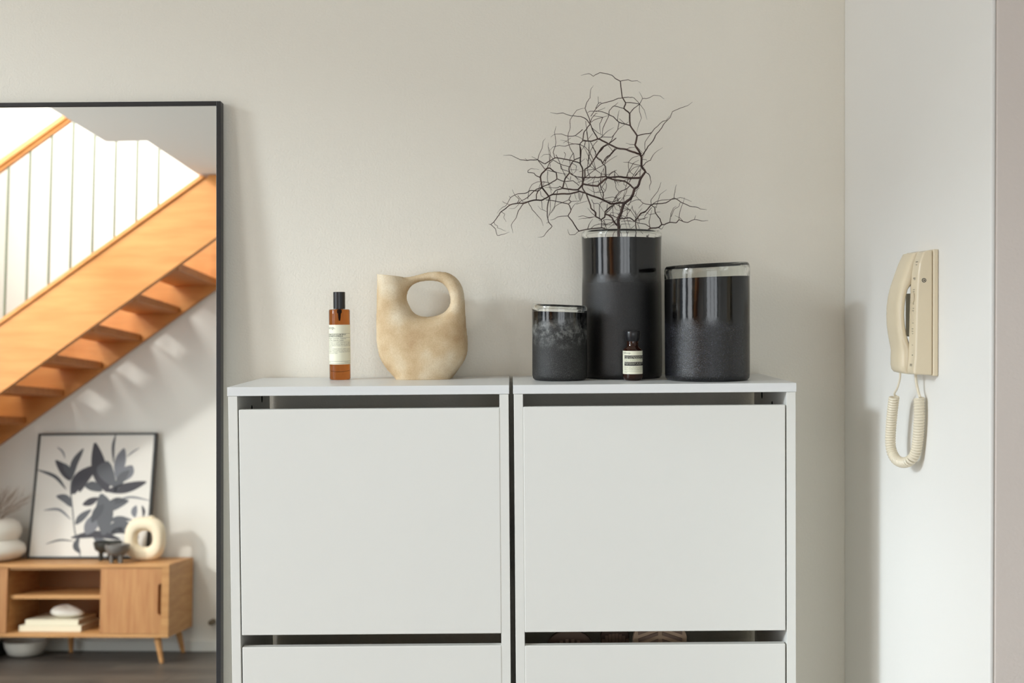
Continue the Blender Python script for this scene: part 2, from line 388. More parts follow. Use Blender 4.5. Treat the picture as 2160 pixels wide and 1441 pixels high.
def shoe(cx, yf, ztop, wd, L, msole, mlug, style, label):
    """shoe standing heel down in the tray with its sole to the front"""
    t = thing('shoe', label, 'shoe', (cx, yf, ztop - L))
    def outline(k, sc=1):
        a = 2 * PI * k / 40; x = math.cos(a); z = math.sin(a)
        wz = wd / 2 * (1 if z > 0 else .82) * (1 - .12 * max(0, -abs(z + .1) + .5)); return (x * wz * sc * (1 if z < .2 else 1), z)
    pts = []
    for k in range(40):
        a = 2 * PI * k / 40; x, z = math.cos(a), math.sin(a)
        zz = L / 2 + (L / 2 - wd * .42) * (1 if z > 0 else -1) + z * wd * .42
        pts.append((x * wd / 2 * (1 if z > 0 else .8), zz))
    MB().prism(pts, 0, .012).build('outsole', msole, t, bevel=.002)
    if style == 'rib':
        for i in range(9):
            z = L - .012 - i * .013
            for s_ in (-1, 1):
                MB().add([(s_ * .004, -.003, z), (s_ * wd * .4, -.003, z - .012), (s_ * wd * .4, -.003, z - .018), (s_ * .004, -.003, z - .006),
                          (s_ * .004, .001, z), (s_ * wd * .4, .001, z - .012), (s_ * wd * .4, .001, z - .018), (s_ * .004, .001, z - .006)],
                         [(0, 1, 2, 3), (0, 4, 5, 1), (1, 5, 6, 2), (2, 6, 7, 3), (3, 7, 4, 0)]).build('tread_rib', mlug, t)
    else:
        for i in range(8):
            x = -wd * .42 + i * wd * .12
            zt = L - .01 - wd * .42 + math.sqrt(max(0, 1 - (x / (wd * .5)) ** 2)) * wd * .42 - .006
            MB().box(x - .0028, -.0025, L - .12, x + .0028, .001, zt).build('tread_rib', mlug, t)
    up = MB(); prof = []
    n_ = 9
    for i in range(n_):
        f = i / (n_ - 1); z = L * (.03 + .94 * f); d = .075 - .045 * f if f < .7 else .0435 - .03 * (f - .7) / .3
        wv = wd * .42 * math.sin(PI * min(1, .12 + f * .8)) ** .5 if f < .5 else wd * .46 * math.sqrt(max(.05, 1 - ((f - .5) / .52) ** 3))
        prof.append([(wv * math.cos(PI * k / 10), .0122 + d * math.sin(PI * k / 10), z) for k in range(11)])
    vs = [p for r_ in prof for p in r_]; fs = [(i * 11 + k, i * 11 + k + 1, i * 11 + k + 12, i * 11 + k + 11) for i in range(n_ - 1) for k in range(10)]
    fs += [tuple(range(11)), tuple(range((n_ - 1) * 11, n_ * 11))]
    up.add(vs, fs); up.build('upper', msole, t, smooth=True)
    return t
shoe(.100, -.235, .9065, .086, .25, 'sole1', 'sole1d', 'bar', 'dark brown shoe sole standing at the left in the cabinet gap')
shoe(.184, -.205, .908, .052, .25, 'sole1', 'sole1d', 'bar', 'dark brown shoe half hidden behind the tan sole in the cabinet gap')
shoe(.262, -.237, .928, .098, .27, 'sole2', 'sole2d', 'rib', 'tan ridged shoe sole at the right in the cabinet gap')

# ------------------------------------------------------------------ leaning mirror
XR = atY(465, 214, -.0245).x
ML = 1.895 / math.cos(TH); MW = .86
mr = thing('floor_mirror', 'tall black-framed mirror leaning on the wall left of the white cabinets', 'mirror', (XR - MW / 2, 0, 0))
mr.location = (XR - MW / 2, -.001 - ML * math.sin(TH), 0.0015); mr.rotation_euler = (-TH, 0, 0)
h = MW / 2; fb, fd = .0088, .022
fr_ = MB()
fr_.box(-h, -fd, 0, -h + fb, 0, ML); fr_.box(h - fb, -fd, 0, h, 0, ML); fr_.box(-h + fb, -fd, 0, h - fb, 0, fb); fr_.box(-h + fb, -fd, ML - fb, h - fb, 0, ML)
fr_.build('frame', 'black', mr, bevel=.0008)
MB().box(-h + fb, -fd + .003, fb, h - fb, -fd + .006, ML - fb).build('mirror_glass', 'mirror', mr)
MB().box(-h + fb, -fd + .0065, fb, h - fb, -.002, ML - fb).build('backing', 'inner', mr)

# ------------------------------------------------------------------ text on curved labels
def text_mesh(body, bold=0):
    c = bpy.data.curves.new('t', 'FONT'); c.body = body; c.size = 1; c.resolution_u = 2; c.offset = bold
    o = bpy.data.objects.new('t', c); COL.objects.link(o); dg = bpy.context.evaluated_depsgraph_get()
    me = bpy.data.meshes.new_from_object(o.evaluated_get(dg)); vs = [tuple(v.co) for v in me.vertices]; fs = [tuple(p.vertices) for p in me.polygons]
    bpy.data.objects.remove(o); bpy.data.curves.remove(c); bpy.data.meshes.remove(me); return vs, fs
def wrap(mb, body, r, a0, a1, z, h_, mi=0, bold=0):
    """text from angle a0 to a1 (0 = facing the viewer), baseline z, cap height h_"""
    vs, fs = text_mesh(body, bold)
    if not vs: return
    xs = [v[0] for v in vs]; x0, x1 = min(xs), max(xs); out = []
    for x, y_, _ in vs:
        a = a0 + (a1 - a0) * (x - x0) / (x1 - x0); out.append((r * math.sin(a), -r * math.cos(a), z + y_ * h_ / .7))
    mb.add(out, fs, mi)
def arc_strip(mb, r, a0, a1, z0, z1, mi=0, seg=32, th=0):
    vs = []; fs = []
    for k in range(seg + 1):
        a = a0 + (a1 - a0) * k / seg
        vs += [(r * math.sin(a), -r * math.cos(a), z0), (r * math.sin(a), -r * math.cos(a), z1)]
    for k in range(seg): fs.append((2 * k, 2 * k + 2, 2 * k + 3, 2 * k + 1))
    mb.add(vs, fs, mi)

# ---- amber spray bottle
by = -.078; c0 = atY(717.5, 801, by); sc = (by + 2.26) / FPX
def zpx(py, px, y_): return atY(px, py, y_).z - ZT_
t = thing('spray_bottle', 'amber glass room spray bottle with a black cap and cream label', 'bottle', (c0.x, by, ZT_))
r_ = .0201; H = zpx(652.5, 717, by)
MB().lathe([(0, 0), (r_ - .0025, 0), (r_ - .0008, .0008), (r_, .003), (r_, H - .003), (r_ - .0008, H - .0008), (r_ - .003, H), (0, H)], 56).build('glass_body', 'amber', t, smooth=True)
bt = MB(); bt.tube([(0, 0, H - .0005), (0, 0, H - .008), (0, 0, H - .009), (0, 0, H - .019)], [.0034, .0034, .0021, .0017], 12); bt.tube([(0, 0, H - .019), (0, 0, H - .0225)], .0013, 8)
bt.build('nozzle', 'hole', t, smooth=True)
MB().tube([(-.0185 * math.cos(PI * k / 39), -.0185 * math.sin(PI * k / 39), zpx(780, 717, by) - .003 * abs(math.sin(PI * k / 39))) for k in range(40)], .0004, 6).build('inner_base_ring', 'brown', t, smooth=True)
capz = zpx(616, 717, by); cr = .0114
MB().lathe([(0, H + .0005), (cr, H + .0005), (cr, capz - .0006), (cr - .0006, capz), (0, capz)], 40).build('cap', 'blackp', t, smooth=True)
MB().lathe([(0, H), (.0075, H), (.0075, H + .001), (0, H + .001)], 24).build('collar', 'hole', t)
lb = MB(); z0, z1 = zpx(768, 717, by), zpx(685, 717, by); rl = r_ + .00022
arc_strip(lb, rl, R(-128), R(128), z0, z1, seg=64)
lo = lb.build('paper_label', 'paper', t, smooth=True)
tx = MB(); rt = r_ + .00036
Z = lambda py: zpx(py, 717, by)
wrap(tx, 'Aēsop.', rt, R(-106), R(-15), Z(694), .0058)
for py in (703.4, 711.6, 719.5, 761.4, 765.6): arc_strip(tx, rt, R(-75), R(80), Z(py + .2), Z(py - .2), seg=24)
wrap(tx, 'ISTROS AROMATIQUE ROOM SPRAY', rt, R(-104), R(45), Z(706.9), .0024, bold=.02)
wrap(tx, 'BRUME PARFUMEUR INTÉRIEUR', rt, R(-96), R(27), Z(710.2), .0024, bold=.02)
wrap(tx, 'Pink Pepper, Lavender, Tobacco', rt, R(-80), R(45), Z(715), .0020)
wrap(tx, 'Poivre Rose, Lavande, Tabac', rt, R(-80), R(29), Z(718.3), .0020)
for i, s_ in enumerate(['Aromatique is made with floral, lightly', 'sweet notes to renew spaces, gently as', 'required. Spray in rooms as desired to fill', 'fragrant.']):
    wrap(tx, s_, rt, R(-75), R(78 if i < 3 else -36), Z(723.4 + i * 3), .0016)
for i, s_ in enumerate(['Parfum de maison floral, subtil et doux', 'vaporiser dans la pièce de base de fond', 'Bouteille à recycler, à garder loin du feu', 'enfants, tenir loin.']):
    wrap(tx, s_, rt, R(-75), R(78 if i < 3 else -2), Z(736.2 + i * 3.05), .0016)
wrap(tx, '100 mL', rt, R(-75), R(-46), Z(764.2), .0014); wrap(tx, '3.3 fl.oz', rt, R(35), R(60), Z(764.2), .0014)
tx.build('printing', 'ink', lo)

# ---- small brown bottle
by = -.18; c0 = atY(1334.8, 803, by)
t = thing('small_bottle', 'small brown bottle with a black flip cap and banded cream label before the tallest vase', 'bottle', (c0.x, by, ZT_))
Z = lambda py: zpx(py, 1334, by)
r_ = .0179
pr = [(0, 0), (r_ - .006, 0), (r_ - .002, .002), (r_, .0065), (r_, Z(741)), (r_ - .0008, Z(738)), (r_ - .003, Z(734.5)), (.0115, Z(731.5)), (.0105, Z(729)), (.0105, Z(720)), (0, Z(720))]
MB().lathe(pr, 48).build('glass_body', 'brown', t, smooth=True)
MB().lathe([(0, Z(719.8)), (.0112, Z(719.8)), (.0130, Z(716)), (.0142, Z(706)), (.0142, Z(700)), (.0136, Z(698.6)), (0, Z(698.4))], 40).build('cap', 'blackp', t, smooth=True)
MB().lathe([(0, .003), (r_ - .0035, .005), (r_ - .0022, .01), (r_ - .0022, Z(745)), (0, Z(745))], 32).build('liquid', mat('brown_liquid', (48, 26, 22), .2), t, smooth=True)
lb = MB(); rl = r_ + .0002; arc_strip(lb, rl, R(-125), R(125), Z(788.3), Z(739.8), seg=48); lo = lb.build('paper_label', 'paper', t, smooth=True)
tx = MB(); rt = rl + .00014; rt2 = rt + .0001
arc_strip(tx, rt, R(-62), R(95), Z(756.6), Z(749.4), 1); arc_strip(tx, rt, R(-62), R(95), Z(770.8), Z(763.1), 1)
wrap(tx, 'Aēsop.', rt, R(-72), R(-15), Z(745.6), .0034)
wrap(tx, 'Geranium Leaf Hydrating Body Treatment', rt2, R(-62), R(92), Z(752.9), .0018, 2, .01); wrap(tx, 'Feuille Soin Parfumé du Corps', rt2, R(-62), R(92), Z(756.0), .0018, 2, .01)
wrap(tx, 'Petitgrain, Bergamot Rind, Mandarin', rt, R(-62), R(72), Z(759.6), .0015); wrap(tx, 'Petit Grain, Écorce de Bergamote', rt, R(-62), R(45), Z(762.3), .0015)
wrap(tx, 'Rafraîchissant et nettoyant', rt2, R(-62), R(85), Z(766.0), .0015, 2); wrap(tx, 'A daily cleanser, soothing', rt2, R(-62), R(50), Z(768.4), .0013, 2)
for i, s_ in enumerate(['Massage onto wet skin and rinse well', 'Masser, émulsionner et rincer bien le', 'Appliquer et masser sur la peau mouillée']): wrap(tx, s_, rt, R(-62), R(76 - 12 * (i == 2)), Z(774 + i * 2.8), .0014)
arc_strip(tx, rt, R(-60), R(60), Z(782.6), Z(782.3)); wrap(tx, '50 mL', rt, R(-60), R(-38), Z(785.2), .0014)
tx.build('printing', ['ink', 'inkb', 'paper'], lo)

# ------------------------------------------------------------------ dark glass vases
def vase(cx, cy, r_, pyt, pyd, px, label, gloss, speck, frost, tl, wob, seed=0.0, rl=.36, amp=.02, bloom=.25):
    z_rim = atY(px, pyt, cy).z - ZT_; z_dk = atY(px, pyd, cy).z - ZT_
    t = thing('glass_vase', label, 'vase', (cx, cy, ZT_))
    th_ = .0055
    tilt = lambda x, y_, z: (x * tl * max(0, (z - z_dk * .6)) / (z_rim - z_dk * .6))
    rad = lambda z: r_ * (1 + wob * math.sin(z * 23 + cx * 30) + wob * .5 * math.sin(z * 51))
    out = [(0, 0), (r_ - .009, 0), (r_ - .004, .001), (r_ - .001, .004), (rad(.01), .01)]
    n_ = 22
    for i in range(1, n_ + 1): z = .01 + (z_dk - .01) * i / n_; out.append((rad(z), z))
    inn = [(rad(z_dk) - th_, z_dk)] + [(rad(z) - th_, z) for z in [z_dk * .8, z_dk * .6, z_dk * .4, z_dk * .2, .012]] + [(0, .008)]
    m_ = vasemat('black_glass_%d' % int(cx * 1000), z_dk, gloss, speck, frost, rl, seed, amp, bloom)
    MB().lathe(out + inn, 96, tilt=tilt).build('vase_body', m_, t, smooth=True)
    rr = rad(z_dk); a0 = z_dk + .0002; hh = z_rim - a0; tk = th_ * 1.35
    prof = [(rr, a0), (rr + .0004, a0 + hh * .3), (rr + .0002, a0 + hh * .7), (rr - .001, a0 + hh * .88), (rr - .003, a0 + hh), (rr - .0045, a0 + hh), (rr - tk, a0 + hh * .85), (rr - tk - .0003, a0 + hh * .5), (rr - th_, a0)]
    MB().lathe(prof, 96, tilt=tilt, closed=True).build('clear_rim', 'glass', t, smooth=True)
    return t
vL = atY(1180.5, 720, -.146); vT = atY(1312, 720, -.084); vR = atY(1491.5, 720, -.172)
vase(vL.x, -.146, atY(1238.5, 720, -.146).x - vL.x, 643, 658, 1180, 'smallest dark glass vase with a clear rim, frosted grey patch', .72, 900, (150, 152, 148), -.05, .004, 2.3, .5, .05, 1.1)
vase(vT.x, -.084, atY(1395.5, 720, -.084).x - vT.x, 488.5, 505, 1312, 'tallest dark glass vase with a clear rim, holding the bare branch', .68, 900, (80, 76, 78), -.012, .007, .7, .34, .008, .3)
vase(vR.x, -.172, atY(1580, 720, -.172).x - vR.x, 558.5, 586.5, 1491, 'medium wide dark glass vase with a thick clear rim, rightmost', .52, 620, (110, 112, 130), .045, .003, 5.1, .24, .02, .15)

# ------------------------------------------------------------------ loop-handled jug (silhouette inflated to a rounded body)
def jug():
    jy = -.066; s_ = 5.338
    P = lambda a, b: (lambda q: (q.x, q.z - ZT_))(atY(770 + a / s_, 550 + b / s_, jy))
    outer = [(130, -120), (130, 155), (129, 300), (125, 500), (122, 700), (125, 900), (137, 1000), (170, 1110), (235, 1215), (300, 1290), (350, 1335), (400, 1440), (900, 1440), (968, 1335), (1010, 1290), (1060, 1220), (1120, 1130), (1155, 1040), (1162, 960),
             (1158, 860), (1145, 750), (1135, 600), (1127, 450), (1110, 330), (1070, 240), (1010, 175), (930, 131), (860, 120), (800, 118), (740, 122), (680, 132), (620, 148), (560, 165), (500, 177), (440, 184), (400, 182), (380, 60), (380, -120)]
    hole = [(475, 400), (490, 340), (530, 285), (600, 248), (700, 232), (800, 236), (870, 262), (925, 325), (950, 400), (955, 460), (938, 520), (885, 578), (800, 614), (700, 628), (610, 614), (545, 575), (500, 500), (478, 440)]
    def dens(L):
        V_ = [Vector((*P(*p), 0)) for p in L]; V_ = V_ + [V_[0]]; return V_
    k1, k2 = outer.index((350, 1335)), outer.index((968, 1335)); k3 = outer.index((400, 182))
    cr_ = lambda L: [(p.x, p.y) for p in catmull([Vector((*P(*q), 0)) for q in L], 5)]
    O_ = np.array([P(*outer[0])] + cr_(outer[1:k1 + 1]) + [P(*outer[k1 + 1]), P(*outer[k1 + 2])] + cr_(outer[k2:k3 + 1]) + [P(*q) for q in outer[k3 + 1:]])
    Hh = catmull([Vector((*P(*p), 0)) for p in hole + [hole[0]]], 4)[:-1]; Hh = np.array([[p.x, p.y] for p in Hh])
    def sd(pts, poly):
        a = poly; b = np.roll(poly, -1, axis=0); best = np.full(len(pts), 9e9); near = np.zeros((len(pts), 2)); ins = np.zeros(len(pts), bool)
        for i in range(len(a)):
            ab = b[i] - a[i]; tt = np.clip(((pts - a[i]) @ ab) / max(ab @ ab, 1e-12), 0, 1); q = a[i] + tt[:, None] * ab
            d = np.hypot(*(pts - q).T); k = d < best; best[k] = d[k]; near[k] = q[k]
            c = (a[i][1] > pts[:, 1]) != (b[i][1] > pts[:, 1])
            with np.errstate(divide='ignore', invalid='ignore'):
                xi = (b[i][0] - a[i][0]) * (pts[:, 1] - a[i][1]) / (b[i][1] - a[i][1]) + a[i][0]
            ins ^= c & (pts[:, 0] < xi)
        return best, near, ins
    st = .0015
    x0 = O_[:, 0].min() - .004; nx = int((O_[:, 0].max() - x0) / st) + 4; nz = int(.21 / st)
    zm = lambda x: P(130, 152)[1] + (P(430, 184)[1] - P(130, 152)[1]) * min(1.0, max(0, (x - P(130, 0)[0]) / (P(430, 0)[0] - P(130, 0)[0])))
    gx = x0 + st * np.arange(nx); gz = st * np.arange(nz)
    XX, ZZ = np.meshgrid(gx, gz, indexing='ij'); pts = np.stack([XX.ravel(), ZZ.ravel()], 1)
    d1, n1, i1 = sd(pts, O_); d2, n2, i2 = sd(pts, Hh)
    ins = i1 & ~i2; dist = np.minimum(d1, d2); near = np.where((d1 < d2)[:, None], n1, n2)
    xm = P(425, 0)[0]
    clipz = np.array([zm(x) for x in pts[:, 0]])
    ins &= ~((pts[:, 0] < xm) & (pts[:, 1] > clipz))
    ins = ins.reshape(nx, nz); dist = dist.reshape(nx, nz); near = near.reshape(nx, nz, 2)
    cell = ins[:-1, :-1] & ins[1:, :-1] & ins[:-1, 1:] & ins[1:, 1:]
    used = np.zeros((nx, nz), bool); used[:-1, :-1] |= cell; used[1:, :-1] |= cell; used[:-1, 1:] |= cell; used[1:, 1:] |= cell
    cnt = np.zeros((nx, nz), int); cnt[:-1, :-1] += cell; cnt[1:, :-1] += cell; cnt[:-1, 1:] += cell; cnt[1:, 1:] += cell
    U = np.zeros((nx, nz)); I_ = ins.copy(); ext = ins | ((np.arange(nz)[None, :] * st + 0 * gx[:, None] > 0) & False)
    topm = (XX < xm) & (ZZ > clipz.reshape(nx, nz)) & (ZZ < clipz.reshape(nx, nz) + st * 1.01) & i1.reshape(nx, nz)
    for _ in range(7000):
        N_ = np.zeros_like(U); up_ = np.roll(U, -1, 1); dn_ = np.roll(U, 1, 1); dn_[:, 0] = U[:, 0]
        N_ = (up_ + dn_ + np.roll(U, 1, 0) + np.roll(U, -1, 0) + st * st) / 4
        U = np.where(I_, N_, 0); U[:, 1:] = np.where(topm[:, 1:], U[:, :-1], U[:, 1:])
    DEP = np.sqrt(2 * U); DEP = .068 * np.tanh(DEP * 1.1 / .068)
    vs = []; fi = {}; bi = {}
    for i in range(nx):
        for j in range(nz):
            if not used[i, j]: continue
            x, z = gx[i], gz[j]; bd = cnt[i, j] < 4
            bottom = j == 0; top = x < xm and zm(x) - z < st * 1.5 and bd
            if bd and not bottom and not top:
                x, z = near[i, j]; z = max(0, z); vs.append((x, 0, z)); fi[i, j] = bi[i, j] = len(vs) - 1
            else:
                pass
                if top: z = zm(x)
                y_ = DEP[i, j]
                if bottom and dist[i, j] < st * 1.5: x = near[i, j][0]; y_ = 0
                vs.append((x, -y_, z)); fi[i, j] = len(vs) - 1; vs.append((x, y_, z)); bi[i, j] = len(vs) - 1
    fs = []
    edges = {}
    for i in range(nx - 1):
        for j in range(nz - 1):
            if cell[i, j]:
                for D_, rev in ((fi, 0), (bi, 1)):
                    q = [D_[i, j], D_[i + 1, j], D_[i + 1, j + 1], D_[i, j + 1]]; fs.append(tuple(q[::-1] if rev else q))
                for (a, b) in (((i, j), (i + 1, j)), ((i + 1, j), (i + 1, j + 1)), ((i + 1, j + 1), (i, j + 1)), ((i, j + 1), (i, j))):
                    k = (min(a, b), max(a, b)); edges[k] = edges.get(k, 0) + 1
    for (a, b), c in edges.items():
        if c == 1:
            q = [fi[a], fi[b], bi[b], bi[a]]; q2 = []
            for t_ in q:
                if t_ not in q2: q2.append(t_)
            if len(q2) >= 3: fs.append(tuple(q2))
    cx = (P(130, 0)[0] + P(1160, 0)[0]) / 2
    vs = [(x - cx, y_, z) for x, y_, z in vs]
    t = thing('stoneware_jug', 'sandy tan stoneware jug with a big looped handle', 'jug', (cx, jy, ZT_))
    o = MB().add(vs, fs).build('jug_body', 'jug', t)
    for p in o.data.polygons: p.use_smooth = True
    vg = o.vertex_groups.new(name='soft'); vg.add([i for i, v in enumerate(vs) if v[2] > .002 and not (v[0] + cx < xm and zm(v[0] + cx) - v[2] < .003)], 1, 'REPLACE')
    vg.add([i for i, v in enumerate(vs) if abs(v[1]) < 1e-6 and v[2] > .002], .22, 'REPLACE')
    sm = o.modifiers.new('smooth', 'SMOOTH'); sm.factor = .5; sm.iterations = 22; sm.vertex_group = 'soft'
    # dark mouth disc laid on the neck, in place of shade inside
    a, b = P(138, 154), P(372, 180); mm = MB(); mx_, mz_ = (a[0] + b[0]) / 2 - cx, (a[1] + b[1]) / 2; rx = (b[0] - a[0]) / 2 * .8
    tl_ = (b[1] - a[1]) / (b[0] - a[0])
    mm.lathe([(0, .0004), (rx, .0006)], 32, c=(mx_, 0, mz_), sy=.8, tilt=lambda x, y_, z: x * tl_); mm.build('mouth_shade', 'hole', t)
jug()

